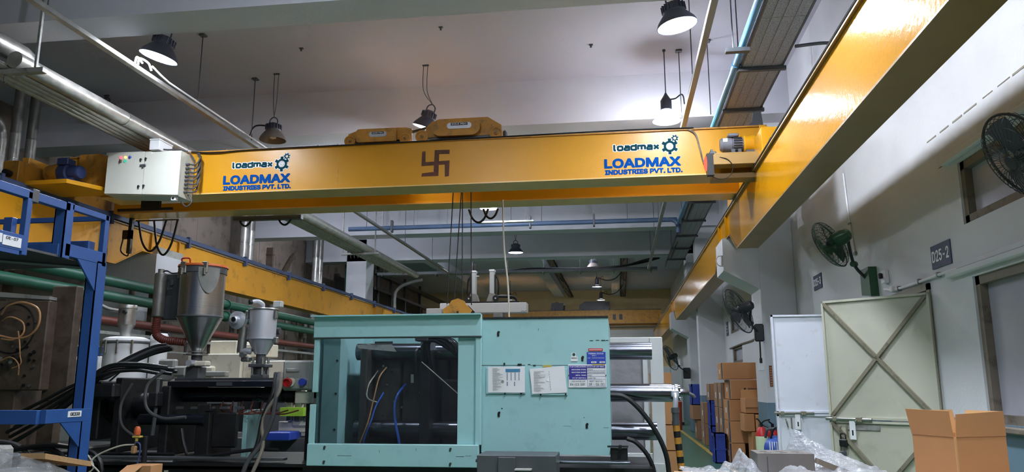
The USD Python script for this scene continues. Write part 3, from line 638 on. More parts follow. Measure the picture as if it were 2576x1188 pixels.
# ================================================================== LAMPS
def bell_lamp(label, at, stem, lit=True, R=.235, tilt=(0, 0), kind='dark', group=None):
    """at: middle of the lamp's opening."""
    x, y, z = at
    t = thing('high_bay_lamp', label, 'ceiling lamp', at, 0, group or 'bell-shaped high bay lamps')
    A = trimesh.transformations.euler_matrix(tilt[0], tilt[1], 0)
    def P(par, n, m, ma):
        m = m.copy(); m.apply_transform(A); return part(par, n, m, ma, world=False)
    hous = M_darkcast if kind != 'alu' else M_refl
    P(t, 'reflector', lathe((0, 0, 0), [(R, 0), (R + .006, .004), (R * .93, .055), (R * .66, .135), (R * .52, .17), (R * .5, .165), (R * .64, .128), (R * .9, .052), (R - .008, .003), (R, 0)], 36), hous if lit else M_refl)
    P(t, 'ballast_housing', lathe((0, 0, .165), [(0, 0), (R * .52, 0), (R * .56, .02), (R * .5, .09), (R * .4, .12), (.05, .135), (0, .135)], 28), M_darkcast)
    P(t, 'cooling_fins', join([rotm(box(R * .42, R * .62, -.004, .004, .185, .265), (0, 0, 1), a) for a in np.linspace(0, 2 * PI, 19)[:-1]]), M_darkcast)
    if lit:
        P(t, 'lamp_glass', lathe((0, 0, 0), [(0, .008), (R * .955, .008), (R * .955, .016), (0, .016)], 32), M_lit)
    else:
        P(t, 'lamp_bulb', lathe((0, 0, 0), [(0, .02), (.05, .04), (.06, .09), (.03, .15), (0, .16)], 16), M_white)
    P(t, 'bracket', tube([(-.07, 0, .29), (-.06, 0, .36), (0, 0, .40), (.06, 0, .36), (.07, 0, .29)], .011, 6), M_darkcast)
    top = A[:3, :3] @ np.array([0, 0, .40])
    part(t, 'chain', join([tube([top, (sx, .0, (stem - z) * .6), (sx * 1.2, 0, stem - z)], .006, 5) for sx in (-.03, .03)]), M_dsteel, world=False)
    part(t, 'ceiling_hook', box(-.05, .05, -.015, .015, stem - z - .02, stem - z), M_dsteel, world=False)
    return t
# the slim one with a clear reflector
def slim_lamp(label, at, stem, shade=None):
    x, y, z = at
    t = thing('pendant_lamp', label, 'ceiling lamp', at, group='slim pendant lamps')
    def P(n, m, ma): return part(t, n, m, ma, world=False)
    P('reflector', lathe((0, 0, 0), [(.215, 0), (.21, .012), (.12, .06), (.085, .075), (.082, .071), (.115, .053), (.2, .006), (.215, 0)], 36), shade or M_acryl)
    P('lamp_bulb', lathe((0, 0, 0), [(0, .045), (.045, .05), (.06, .075), (.064, .12), (.062, .165), (0, .17)] if not shade else [(0, .02), (.18, .02), (.18, .026), (0, .026)], 20), M_bulb if not shade else M_lit)
    P('lamp_holder', lathe((0, 0, 0), [(0, .07 if shade else .17), (.075, .07 if shade else .17), (.085, .08 if shade else .18), (.085, .33), (.06, .37), (.03, .42), (.012, .46), (0, .46)], 24), M_darkcast)
    P('suspension_rod', cyl((0, 0, .44), (0, 0, stem - z), .008, 8), M_darkcast)
    P('ceiling_hook', cyl((0, 0, stem - z - .03), (0, 0, stem - z), .025, 10), M_darkcast)
    P('cable', tube([(.06, 0, .35), (.15, .05, .38), (.24, .1, .46), (.275, .1, .42), (.285, .1, .3)], .011, 6), M_rubber)
    return t
bell_lamp('large lit bell lamp at the upper left, in front of the wide ceiling beam', (-5.73, 8.6, 5.62), CZ, tilt=(0, .27))
bell_lamp('large lit bell lamp at the top right, the nearest to the blue pipe', (.78, 8.62, 5.62), CZ, tilt=(.03, -.17))
bell_lamp('unlit bell lamp with ridged dark head above the left lettering', (-5.56, 11.6, 5.47), CZ, lit=False, R=.215)
bell_lamp('lit bell lamp partly hidden behind the larger hoist trolley', (-3.0, 11.6, 5.56), CZ, R=.2, tilt=(.1, .35))
slim_lamp('slim pendant lamp with a white glowing shade just under the rear crane girder', (-2.98, 17.75, 5.63), CZ)
bell_lamp('lit bell lamp above the white robot, between two ceiling beams', (-3.16, 24.0, 5.62), CZ)
bell_lamp('unlit dark bell lamp far down the hall beside the crossing cable tray', (-.85, 28.2, 5.72), CZ, lit=False)
slim_lamp('far slim pendant lamp with a cable from the lengthwise tray, the nearer of two', (-.86, 33.0, 5.60), CZ, M_darkcast)
slim_lamp('farthest slim pendant lamp with a cable from the lengthwise tray', (-.81, 38.3, 5.60), CZ, M_darkcast)
slim_lamp('small far slim lamp right beside the robot arm cable chain', (-5.31, 38.2, 5.60), CZ, M_darkcast)
bell_lamp('dark unlit lamp shade just showing behind the left silver pipes', (-9.0, 12.1, 6.2), CZ, lit=False, R=.3)
slim_lamp('slim lit pendant lamp with a clear cone shade above the right lettering', (.82, 11.55, 5.47), CZ)
# the right row goes on behind the viewer; the other unseen lamps are added fill
bell_lamp('lit bell lamp above the right doors, out of the picture', (.8, 5.75, 5.55), CZ)
bell_lamp('lit bell lamp over the aisle just behind the viewer', (.8, 2.9, 5.55), CZ)
bell_lamp('added bell lamp for the teal front, unseen far behind the viewer in the middle', (-1.0, -1.8, 5.62), CZ)  # extra lamp, added to brighten the front of the teal machine
bell_lamp('lit bell lamp right behind the viewer on the right', (.8, .1, 5.55), CZ)
slim_lamp('added slim fill lamp, unseen behind the crane girder on the right', (-.6, 15.2, 5.5), CZ)  # added out of sight, with the next ones, as uplight on the ceiling
slim_lamp('added slim fill lamp, unseen behind the crane girder in the middle', (-3.0, 14.9, 5.5), CZ)
slim_lamp('added slim ceiling fill lamp, unseen before the nearest beam in the middle', (-2.4, 5.0, 5.5), CZ)  # added above the view to lift the middle ceiling bay
slim_lamp('added slim fill lamp, unseen behind the crane girder on the left', (-5.7, 14.9, 5.45), CZ)  # third lamp added behind the girder for ceiling uplight
slim_lamp('added slim fill lamp, unseen behind a beam on the left, beyond the fat pipe', (-8.6, 18.2, 6.1), CZ)  # this pair is added to brighten the left wall and its bays
slim_lamp('added slim fill lamp, unseen behind a beam on the left, before the cable tray', (-8.6, 22.8, 6.1), CZ)
slim_lamp('added slim far fill lamp, unseen behind the last cross beam in the middle', (-4.6, 27.75, 6.05), CZ)  # this pair is added to brighten the far ceiling
slim_lamp('added slim far fill lamp, unseen behind the last cross beam on the right', (-1.6, 27.75, 6.05), CZ)

# ================================================================== OVERHEAD SERVICES
def hung(t, pts, x0=0):
    for (x, y, z) in pts:
        part(t, 'hanger_rod', cyl((x, y, z), (x, y, CZ), .008, 6), M_dsteel)
        part(t, 'ceiling_plate', box(x - .05, x + .05, y - .05, y + .05, CZ - .03, CZ, .01), M_dsteel)
t = thing('cable_trunking', 'galvanised cable trunking running along the ceiling on the left', 'cable trunking', (-6.0, 10, 5.45))
part(t, 'channel', box(-6.05, -5.97, 2, 27.1, 5.46, 5.52, .006), M_galv)
part(t, 'conduit', tube([(-5.94, 8.8, 5.6), (-5.94, 9.0, 5.56), (-5.94, 9.2, 5.535), (-5.94, 12.6, 5.535)], .014, 6, raw=True), M_white)
part(t, 'cable_loop', join([tube([(-5.97, 8.55, 5.52), (-5.98, 8.58, 5.62), (-5.97, 8.75, 5.63), (-5.96, 8.82, 5.55)], .014, 6), tube([(-5.97, 8.48, 5.48), (-5.96, 8.5, 5.60), (-5.96, 8.62, 5.57)], .014, 6)]), M_white)
part(t, 'cable', tube([(-5.97, 11.6, 5.55), (-5.9, 11.6, 5.72), (-5.75, 11.6, 5.74), (-5.62, 11.6, 5.70)], .014, 6), M_rubber)
hung(t, [(-6.01, y, 5.52) for y in (4.9, 7.0, 10.05, 11.75, 14.6, 16.4, 19.2, 21.3, 24.6)])
t = thing('cable_trunking', 'shiny flat cable trunking running along the ceiling on the right', 'cable trunking', (1.09, 12, 5.45))
part(t, 'channel', box(1.05, 1.13, 2, 27, 5.44, 5.50, .006), M_trunk)
hung(t, [(1.05, y, 5.5) for y in (7.2, 9.8, 11.6, 14, 16.5, 19, 21.4, 24)])
t = thing('water_pipe', 'light blue pipe running along the ceiling beside the right cable tray', 'pipe', (1.56, 12, 5.46))
part(t, 'pipe', cyl((1.565, -3, 5.5), (1.565, 19.4, 5.5), .042, 16), M_bpipe)
part(t, 'coupling', cyl((1.565, 9.55, 5.5), (1.565, 9.7, 5.5), .05, 16), M_bpipe)
hung(t, [(1.45, 8.95, 5.46), (1.45, 11.3, 5.46)])
t = thing('water_pipe', 'dull blue pipe crossing the hall under the ceiling beyond the crane', 'pipe', (-3, 19.25, 5.5))
part(t, 'pipe', tube([(-7.1, 19.62, 5.62), (-3, 19.6, 5.62), (1.1, 19.6, 5.62), (1.45, 19.58, 5.60), (1.56, 19.56, 5.47), (1.57, 19.56, 5.27)], .06, 12), M_dblue)
parts(t, 'clamp', [box(x - .025, x + .025, 19.53, 19.67, 5.50, 5.82, .006) for x in (-5.9, -2.2, -.55)], M_dsteel)
hung(t, [(x, 19.6, 5.66) for x in (-6.6, -5.3, -4.4, -2.7, -1.9, .3)])
t = thing('cable_tray', 'short galvanised channel crossing the dull blue pipe', 'cable tray', (-2.8, 19, 5.5))
part(t, 'channel', box(-3.4, -2.0, 18.6, 18.72, 5.47, 5.51), M_galv)
hung(t, [(-3.2, 18.66, 5.5), (-2.2, 18.66, 5.5)])
# perforated tray on the right
t = thing('cable_tray', 'wide grey perforated cable tray along the ceiling on the right', 'cable tray', (1.9, 12, 5.45))
part(t, 'side_rail', box(1.63, 1.655, 2, 27, 5.47, 5.56), M_dsteel); part(t, 'side_rail', box(2.135, 2.16, 2, 27, 5.47, 5.56), M_dsteel)
for k in range(8):
    part(t, 'perforated_bed', box(1.65, 2.14, 2 + k * 3.125 + .004, 5.121 + k * 3.125, 5.475, 5.482), M_tray)
    for xr in (1.77, 1.89, 2.02):
        part(t, 'bed_rib', box(xr - .006, xr + .006, 2 + k * 3.125, 5.12 + k * 3.125, 5.468, 5.475), M_tray)
for y in (5.2, 7.55, 9.62, 11.15, 12.3, 15, 17, 19, 21, 23, 25):
    part(t, 'support_bar', box(1.60, 2.19, y - .03, y + .03, 5.42, 5.465), M_dsteel)
for x, y in ((2.17, 7.55), (1.62, 9.62), (2.17, 11.15), (1.62, 15), (1.62, 19), (1.62, 23)):
    part(t, 'hanger_rod', cyl((x, y, 5.43), (x, y, CZ), .008, 6), M_dsteel)
part(t, 'side_arm', box(1.36, 1.64, 8.92, 9.0, 5.40, 5.45), M_dsteel)
part(t, 'side_arm', tube([(2.16, 8.95, 5.43), (2.5, 8.95, 5.45), (2.66, 8.95, 5.40), (2.72, 8.95, 5.2), (2.73, 8.95, 4.8)], .02, 6), M_dsteel)
part(t, 'cable', tube([(1.72, y, 5.5 + .02 * math.sin(y)) for y in np.linspace(14, 27, 12)], .03, 6), M_rubber)
# crossing tray far down the hall
t = thing('cable_tray', 'long cable tray with black cables crossing the hall far behind the robot', 'cable tray', (-3.8, 27.4, 5.45))
part(t, 'side_rail', box(-8.7, 1.4, 27.2, 27.23, 5.46, 5.56), M_dsteel); part(t, 'side_rail', box(-8.7, 1.4, 27.57, 27.6, 5.46, 5.56), M_dsteel)
part(t, 'bed', box(-8.7, 1.4, 27.22, 27.58, 5.46, 5.48), M_dust)
part(t, 'cable', tube([(-6, 27.35, 5.52), (-4, 27.35, 5.57), (-3, 27.35, 5.62), (-1.5, 27.35, 5.58), (-.2, 27.35, 5.6), (.8, 27.35, 5.72), (1.5, 27.4, 5.9)], .04, 6), M_rubber)
part(t, 'cable', tube([(-.6, 27.35, 5.56), (.2, 27.3, 5.62), (.9, 27.3, 5.8), (1.6, 27.4, 5.98)], .03, 6), M_rubber)
for x in (-8.5, -6.5, -5.2, -3.9, -2.6, -1.3, -.1, 1.2):
    part(t, 'hanger_rod', join([cyl((x, 27.4, 5.4), (x, 27.4, 6.3 if -7.6 < x < .12 else CZ), .012, 6), box(x - .02, x + .02, 27.15, 27.65, 5.41, 5.46)]), M_dsteel)
for x0, lab in ((-2.66, 'dark lengthwise cable tray with dusty cables in the far ceiling bay, left of two'), (.16, 'dark lengthwise cable tray with dusty cables in the far ceiling bay, right of two')):
    t = thing('cable_tray', lab, 'cable tray', (x0 + .1, 34, 6.2))
    part(t, 'bed', box(x0, x0 + .26, 27.8, 42.4, 6.22, 6.25), M_black)
    part(t, 'side_rail', box(x0, x0 + .02, 27.8, 42.4, 6.22, 6.30), M_black); part(t, 'side_rail', box(x0 + .24, x0 + .26, 27.8, 42.4, 6.22, 6.30), M_black)
    part(t, 'cable', tube([(x0 + .13 + .06 * math.sin(k * 1.7), 28 + k, 6.20 + .03 * math.cos(k * 2.3)) for k in range(15)], .045, 6), M_black)
    for k in range(4):
        part(t, 'hanger_rod', cyl((x0 + .13, 28.5 + k * 4, 6.25), (x0 + .13, 28.5 + k * 4, CZ), .01, 6), M_dsteel)
    if x0 > 0:
        for y in (33, 38.3):
            part(t, 'drop_cable', tube([(x0 + .05, y, 6.22), (x0 - .25, y, 5.95), (x0 - .6, y, 5.88), (-.80, y, 6.0)], .02, 6), M_rubber)
# insulated pipes on trapezes along the left
t = thing('insulated_pipe', 'fat aluminium-clad insulated pipe, largest of the left ceiling bundle', 'pipe', (-6.45, 15, 5.2))
part(t, 'pipe', cyl((-6.78, 7.5, 5.184), (-6.78, 25.5, 5.184), .10, 28), M_riser)
part(t, 'pipe', cyl((-7.0, 1.0, 5.39), (-7.0, 7.85, 5.39), .125, 28), M_clad)
part(t, 'end_cap', lathe_on((-7.0, 7.85, 5.39), (.1, 1, -.05), [(0, 0), (.125, 0), (.12, .02), (.08, .16), (0, .16)], 24), M_galv)
part(t, 'joint_band', join([cyl((-6.78, y, 5.18), (-6.78, y + .03, 5.18), .104, 28) for y in (9.5, 11.0, 12.5, 14.0, 15.5, 17, 18.5)]), M_galv)
xs = (-6.925, -7.025, -7.125, -7.225)
names = ['nearest the fat pipe', 'second from the fat pipe', 'third from the fat pipe', 'at the outer left edge']
for x, nm in zip(xs, names):
    p = thing('service_pipe', f'thin galvanised pipe of the left ceiling bundle, {nm}', 'pipe', (x, 15, 5.08), group='thin pipes of the left ceiling bundle')
    part(p, 'pipe', cyl((x, 1.0, 5.122), (x, 24.5 - 1.2 * abs(x + 6.9), 5.122), .042, 14), M_riser)
    part(p, 'coupling', cyl((x, 10.3 + x * .2, 5.122), (x, 10.5 + x * .2, 5.122), .044, 14), M_galv)
for y, lab in ((7.55, 'nearest grey trapeze bar carrying the left ceiling pipes'), (13.6, 'middle grey trapeze bar carrying the left ceiling pipes'), (20.2, 'far grey trapeze bar carrying the left ceiling pipes')):
    p = thing('pipe_trapeze', lab, 'pipe hanger', (-6.8, y, 5.02), group='trapeze bars of the left pipes')
    part(p, 'bar', box(-7.5, -6.42, y - .04, y + .04, 5.02, 5.08, .005), M_dust)
    part(p, 'hanger_rod', box(-6.555, -6.525, y - .015, y + .015, 5.07, CZ), M_dust)
    part(p, 'hanger_rod', box(-7.48, -7.45, y - .015, y + .015, 5.07, CZ), M_dust)
    parts(p, 'pipe_clip', [tube([(x, y, 5.022), (x, y, 4.95), (x + .02, y, 4.93)], .008, 5) for x in xs], M_dsteel)
# pairs of vertical clad pipes behind the left runway
def drop(y, x, r, z0, z1, lab, two=True, bend=False):
    p = thing('duct_riser', lab, 'pipe', (x, y, z0), group='pairs of clad vertical pipes')
    for k, dy in enumerate((0, .36)):
        part(p, 'pipe', cyl((x, y + dy, z0), (x, y + dy, z1), r, 20), M_riser)
        part(p, 'joint_band', join([cyl((x, y + dy, z), (x, y + dy, z + .03), r * 1.04, 20) for z in np.arange(z0 + .35, z1, .62)]), M_galv)
        part(p, 'elbow', tube([(x, y + dy, z1 - .02), (x, y + dy - .04, z1 + .14), (x + .05, y + dy - .2, z1 + .24), (x + .1, y + dy - .7, z1 + .3)], r, 14) if bend else cyl((x, y + dy, z1 - .02), (x, y + dy, 6.6), r, 20), M_clad)
        part(p, 'wall_clamp', box(LX + .024, x, y + dy - .03, y + dy + .03, z0 + .5, z0 + .56), M_dsteel)
    return p
drop(11.4, -10.1, .085, 4.3, 5.75, 'pair of shiny clad vertical pipes at the left edge of the picture')
drop(10.75, -10.1, .085, 4.3, 5.55, 'pair of clad vertical pipes with bent tops at the far left edge', bend=True)
drop(14.5, -10.3, .10, 3.2, 5.84, 'pair of dim clad vertical pipes above the control cabinet')
drop(20.1, -10.3, .115, 3.2, 5.84, 'pair of clad vertical pipes above the stainless hopper')
drop(25.3, -10.3, .115, 3.2, 5.84, 'pair of clad vertical pipes right of the diagonal steel brace')
g_ = thing('pipe_post', 'dark green vertical pipe in front of the left wall panels', 'pipe', (-10.0, 27.3, 4.3))
part(g_, 'pipe', cyl((-9.9, 27.3, 0), (-9.9, 27.3, CZ), .07, 12), M_gpipe)
# steel posts and braces on the left wall
for y, lab in ((15.6, 'dark steel post against the left wall, first beyond the crane'), (23.2, 'dark steel post against the left wall beside the diagonal brace'), (29.2, 'dark steel post against the left wall, farthest')):
    p = thing('steel_post', lab, 'steel post', (-10.9, y, 0), group='steel posts on the left wall')
    part(p, 'post', join([box(-11.07, -10.87, y - .06, y + .06, 0, 5.84), box(-11.07, -10.85, y - .1, y + .1, 5.6, 5.64)]), M_brown)
    part(p, 'brace', prism([(y + .04, 4.3), (y + .24, 4.3), (y + 1.7, 5.75), (y + 1.7, 5.95)], 'yz', -10.98, -10.92), M_brown)
b2 = thing('pipe_gantry', 'dark steel frame of beams and posts beyond the second left column', 'steel frame', (-8.5, 28, 4.3))
for y in (27.8, 29.5, 31.5, 34):
    part(b2, 'post', box(-8.9, -8.8, y - .05, y + .05, 0, 5.9), M_black)
part(b2, 'beam', box(-8.95, -8.75, 27.3, 41, 5.55, 5.7), M_black); part(b2, 'beam', box(-8.95, -8.75, 27.3, 41, 4.95, 5.05), M_black)
part(b2, 'mesh_panel', box(-10.6, -10.5, 28, 41, 3.8, 5.6), M_black)
part(b2, 'vent_pipe', tube([(-8.6, 29.2, 4.2), (-8.6, 29.2, 5.0), (-8.4, 29.3, 5.3), (-8.0, 29.5, 5.5), (-7.6, 29.6, 5.6)], .075, 10), M_clad)
# horizontal green and red pipes on the left, under the runway
for z, r, lab in ((3.153, .068, 'upper of the two thick green pipes along the left wall'), (2.911, .068, 'lower of the two thick green pipes along the left wall')):
    p = thing('water_pipe', lab, 'pipe', (-8.05, 15, z))
    part(p, 'pipe', cyl((-8.05, 3, z), (-8.05, 40, z), r * 1.25, 18), M_gpipe)
    part(p, 'flange', join([cyl((-8.05, y, z), (-8.05, y + .05, z), r * 1.6, 18) for y in (15.1, 21.0, 27)]), M_gpipe)
p = thing('water_pipe', 'red-brown pipe along the left wall below the green pipes', 'pipe', (-8.05, 15, 2.52))
part(p, 'pipe', cyl((-8.05, 4, 2.52), (-8.05, 40, 2.52), .068, 14), M_rpipe)
p = thing('pipe_rack', 'rack of dark rails and posts carrying the pipes along the left wall', 'pipe rack', (-8.3, 18, 0))
for y in np.arange(6.2, 40, 3.35):
    part(p, 'post', box(-8.34, -8.25, y - .045, y + .045, 0, 3.23), M_brown)
    part(p, 'arm', box(-8.3, -7.92, y - .03, y + .03, 2.36, 2.43), M_dsteel)
part(p, 'rail', box(-8.05, -7.97, 5, 40, 2.30, 2.35), M_dust); part(p, 'rail', box(-8.16, -8.11, 5, 40, 2.437, 2.46), M_galv); part(p, 'rail', box(-8.05, -7.99, 5, 40, 2.08, 2.11), M_dust)
for k in range(22):                                # small clad branches dropping from the green pipes
    y = 12.6 + k * .95 + rng.uniform(-.2, .2)
    part(p, 'branch_pipe', cyl((-8.5, y, 2.1), (-8.5, y, 3.32), rng.uniform(.035, .07), 10), M_clad if k % 3 else M_brown)
    if k % 4 == 1:
        part(p, 'valve', join([box(-7.97, -7.88, y - .07, y + .07, 2.6, 2.84, .02), cyl((-7.88, y, 2.75), (-7.8, y, 2.75), .08, 12)]), M_dsteel)

# ================================================================== THE TEAL INJECTION MOULDING MACHINE
t = thing('injection_moulding_machine', 'teal injection moulding machine with a sliding window guard and black injection unit', 'machine', (-1.2, 6.4, 0))
IM = t
part(t, 'bed', join([box(-2.45, .10, 5.92, 7.0, 0, .84, .01), box(-2.45, .22, 5.95, 6.9, .84, .90)]), M_black)
part(t, 'bed', box(-4.75, -2.45, 6.0, 7.0, 0, .86, .01), M_black)
part(t, 'drip_tray', box(-4.6, -2.4, 5.94, 7.0, .88, .905), M_black)
# sliding guard with its window
gd = part(t, 'sliding_guard', join([box(-2.335, -1.02, 5.76, 5.80, 1.862, 2.028, .004), box(-2.34, -1.035, 5.745, 5.80, .912, 1.072, .004), box(-1.065, -1.022, 5.77, 5.80, 1.07, 1.87, .003), box(-1.205, -1.07, 5.80, 5.84, 1.07, 1.87, .003),
                               box(-2.33, -2.29, 5.77, 5.80, 1.45, 1.87, .003), box(-2.345, -2.30, 5.775, 5.80, 1.07, 1.36, .003), box(-2.34, -1.02, 5.70, 5.76, 2.02, 2.03)]), M_teal)
part(gd, 'window', box(-2.31, -1.07, 5.806, 5.811, 1.06, 1.88), M_glass)
part(gd, 'guard_track', box(-2.335, -1.02, 5.755, 5.775, 1.853, 1.865, .003), M_chip)
for x, z in ((-2.2, 1.05), (-2.2, .945), (-1.24, 1.045), (-1.24, .94)):
    part(gd, 'screw', join([cyl((x, 5.745, z), (x, 5.735, z), .008, 10), box(x - .01, x + .002, 5.739, 5.745, z - .018, z)]), M_chip)
parts(gd, 'paint_chip', [c_ for c_ in [box(-2.1, -1.99, 5.7445, 5.745, .986, .989), box(-1.78, -1.777, 5.7445, 5.745, 1.01, 1.03), box(-1.5, -1.497, 5.7445, 5.745, 1.025, 1.045), box(-1.2, -1.14, 5.7445, 5.745, .988, .991), box(-1.13, -1.09, 5.7445, 5.745, .995, .997)]], M_chip)
# side post seen through the glass, with screws
part(t, 'inner_post', prism([(-2.275, 5.83), (-2.145, 5.845), (-2.14, 6.0), (-2.275, 6.0)], 'xy', 1.05, 1.90), M_teal)
for z in (1.69, 1.44, 1.17):
    part(t, 'screw', cyl((-2.165, 5.845, z), (-2.165, 5.83, z), .008, 10), M_chip)
part(t, 'rear_guard', join([box(-2.3, -1.0, 7.0, 7.04, 1.9, 2.02), box(-1.95, -1.2, 6.6, 6.66, 1.84, 1.96), box(-2.3, -2.24, 6.9, 7.04, .9, 2.0)]), M_teal)
part(t, 'rear_cover', box(-2.24, -1.0, 7.0, 7.03, .9, 1.9), M_black)
part(t, 'leaflet', prism([(-2.14, 1.83), (-1.84, 1.83), (-1.80, 1.77), (-2.12, 1.80)], 'xz', 6.2, 6.204), M_dust)
# fixed panel
fp = part(t, 'fixed_panel', join([prism([(-1.03, 1.012), (-.085, 1.0), (-.074, 1.815), (-1.03, 1.83 - .015), ], 'xz', 5.84, 5.87), box(-1.03, -.075, 5.842, 5.872, 1.645, 1.995, .003)]), M_teal)
part(fp, 'side_panel', box(-.10, -.076, 5.87, 6.95, 1.005, 1.99), M_teal)
part(fp, 'top_trim', box(-1.02, -.075, 5.83, 5.95, 1.995, 2.008), M_black)
part(fp, 'panel_seam', join([box(-1.03, -.70, 5.839, 5.842, 1.6445, 1.649), box(-.66, -.38, 5.839, 5.842, 1.6435, 1.6465)]), M_chip)
for x, z in ((-.90, 1.895), (-.895, 1.30), (-.245, 1.22), (-.268, 1.705)):
    part(fp, 'latch', join([cyl((x, 5.842, z), (x, 5.83, z), .009, 10), box(x - .012, x + .004, 5.834, 5.842, z - .03, z)]), M_rubber)
parts(fp, 'paint_chip', [c_ for c_ in [box(-.215, -.19, 5.839, 5.842, 1.824, 1.828), box(-.17, -.145, 5.8385, 5.842, 1.826, 1.83), box(-.13, -.10, 5.8385, 5.842, 1.823, 1.83), box(-.095, -.078, 5.8385, 5.842, 1.825, 1.829), box(-.27, -.265, 5.839, 5.842, 1.262, 1.27), box(-.60, -.597, 5.839, 5.842, 1.905, 1.92),
                                 box(-.68, -.66, 5.8385, 5.842, 1.648, 1.655), box(-.64, -.62, 5.8385, 5.842, 1.637, 1.65), box(-.13, -.09, 5.839, 5.842, 1.195, 1.197), box(-.42, -.36, 5.839, 5.842, 1.205, 1.206), box(-.88, -.87, 5.839, 5.842, 1.325, 1.335)]], M_chip)
# inside: platens, mould, tie bars
part(t, 'tie_bar', cyl((-2.2, 6.42, 1.78), (.26, 6.42, 1.77), .070, 32), M_chrome)
part(t, 'tie_bar', cyl((-2.2, 6.42, 1.145), (.28, 6.42, 1.14), .070, 32), M_chrome)
part(t, 'tie_bar', cyl((-2.2, 6.9, 1.785), (.2, 6.9, 1.775), .05, 20), M_chrome)
cy_ = part(t, 'ejector_cylinder', lathe_on((-.1, 6.32, 1.44), (1, 0, 0), [(0, 0), (.071, 0), (.071, .50), (.065, .505), (.065, .52), (.071, .525), (.071, .545), (.055, .55), (.05, .56), (.03, .565), (.03, .60), (.018, .63), (0, .64)], 32), M_chrome)
parts(cy_, 'cap_bolt', [cyl((.45, 6.32 + .052 * math.cos(a), 1.44 + .052 * math.sin(a)), (.465, 6.32 + .052 * math.cos(a), 1.44 + .052 * math.sin(a)), .008, 8) for a in np.linspace(0, 2 * PI, 9)[:-1]], M_chrome)
part(cy_, 'pipe_fitting', join([tube([(.42, 6.25, 1.43), (.42, 6.22, 1.42), (.42, 6.21, 1.38), (.415, 6.21, 1.32)], .02, 10), box(.39, .45, 6.22, 6.28, 1.41, 1.46, .006)]), M_alu)
part(t, 'platen', box(-2.12, -2.06, 6.25, 7.0, .95, 1.84, .01), M_mould)
part(t, 'side_panel', box(-2.325, -2.30, 5.84, 7.0, .91, 2.0, .003), M_teal)
mo = parts(t, 'mould', [box(-2.06, -1.83, 6.45, 6.95, 1.1, 1.73, .008), box(-1.82, -1.60, 6.48, 6.95, 1.08, 1.72, .008)], M_mould)[0]
for k in range(16):
    x, z = rng.uniform(-2.03, -1.63), rng.uniform(1.15, 1.68)
    part(mo, 'fitting', cyl((x, 6.47, z), (x, 6.44, z), .009, 8), M_rubber if k % 3 else M_steel)
part(t, 'platen', box(-1.60, -1.52, 6.2, 7.0, .95, 1.86, .01), M_black)
part(t, 'toggle_block', box(-1.50, -1.2, 6.5, 6.95, .95, 1.55, .02), M_black)
part(t, 'platen', box(-1.16, -1.06, 6.2, 7.0, .95, 1.86, .01), M_black)
for k in range(9):                                 # bundle of black hoses arching over the moving platen
    a = k * .016
    part(t, 'hydraulic_hose', tube([(-1.56 + .02 * (k % 3), 6.25, 1.62), (-1.55 + .02 * (k % 3), 6.1 + .02 * (k % 2), 1.82 + a * .2), (-1.46 + a, 6.06 + .015 * (k % 3), 1.85 + a * .1), (-1.36 + a, 6.08, 1.80 - a * .4), (-1.22 + a * .3, 6.12, 1.66 - a * 1.6 + .05), (-1.10, 6.2, 1.56 - a * 1.3)], .015, 8), M_gblack)
part(t, 'cable_clamp', box(-1.60, -1.50, 6.02, 6.14, 1.845, 1.875, .005), M_dsteel)
part(t, 'limit_wire', tube([(-1.53, 5.98, 1.68), (-1.35, 5.98, 1.53), (-1.15, 5.98, 1.36)], .004, 5), M_canvas)
part(t, 'hose_loop', tube([(-1.60, 6.3, 1.80), (-1.63, 6.2, 1.78), (-1.63, 6.18, 1.68), (-1.62, 6.2, 1.60), (-1.58, 6.25, 1.58)], .012, 7), M_rubber)
part(t, 'hang_tag', box(-1.62, -1.598, 6.0, 6.004, 1.52, 1.585), M_dust)
part(t, 'air_hose', tube([(-1.77, 6.40, 1.51), (-1.80, 6.30, 1.44), (-1.815, 6.25, 1.35), (-1.80, 6.22, 1.22), (-1.765, 6.2, 1.09), (-1.75, 6.2, 1.0)], .011, 8), M_bluehose, 'blue air hose')
part(t, 'air_hose', tube([(-1.96, 6.40, 1.44), (-1.985, 6.28, 1.33), (-2.0, 6.22, 1.22), (-2.04, 6.2, 1.1), (-2.06, 6.2, 1.0)], .007, 8), M_bluehose, 'thin pale blue air hose')
part(t, 'air_hose', tube([(-1.94, 6.40, 1.65), (-1.97, 6.30, 1.56), (-2.0, 6.26, 1.38), (-2.03, 6.22, 1.2), (-2.10, 6.2, 1.0)], .006, 8), M_orangehose, 'amber water hose')
part(t, 'air_hose', tube([(-2.02, 6.42, 1.62), (-2.06, 6.3, 1.50), (-2.05, 6.26, 1.40), (-2.0, 6.38, 1.36)], .006, 8), M_canvas)
# right end: rails, hoses, striped pipe
part(t, 'slide_rail', cyl((-1.03, 5.62, .975), (.055, 5.62, .97), .011, 12), M_chrome)
part(t, 'slide_rail', box(-.1, .045, 5.66, 5.69, 1.07, 1.082), M_chrome)
part(t, 'rail_bracket', join([box(-.08, .04, 5.69, 5.85, .98, 1.07, .005), box(-.02, .0, 5.6, 5.7, 1.06, 1.09)]), M_black)
part(t, 'hydraulic_hose', tube([(-.08, 6.2, 1.425), (.03, 6.2, 1.41), (.14, 6.2, 1.32), (.25, 6.2, 1.17), (.32, 6.2, 1.02), (.345, 6.2, .88), (.34, 6.2, .70), (.2, 6.2, .55)], .019, 10), M_rubber)
part(t, 'hydraulic_hose', tube([(.04, 6.15, 1.10), (.11, 6.15, 1.07), (.19, 6.15, .98), (.235, 6.15, .86), (.23, 6.15, .7)], .017, 10), M_rubber)
sp = part(t, 'drain_pipe', tube([(.415, 6.21, 1.33), (.416, 6.21, 1.2)], .027, 14, raw=True), M_dsteel)
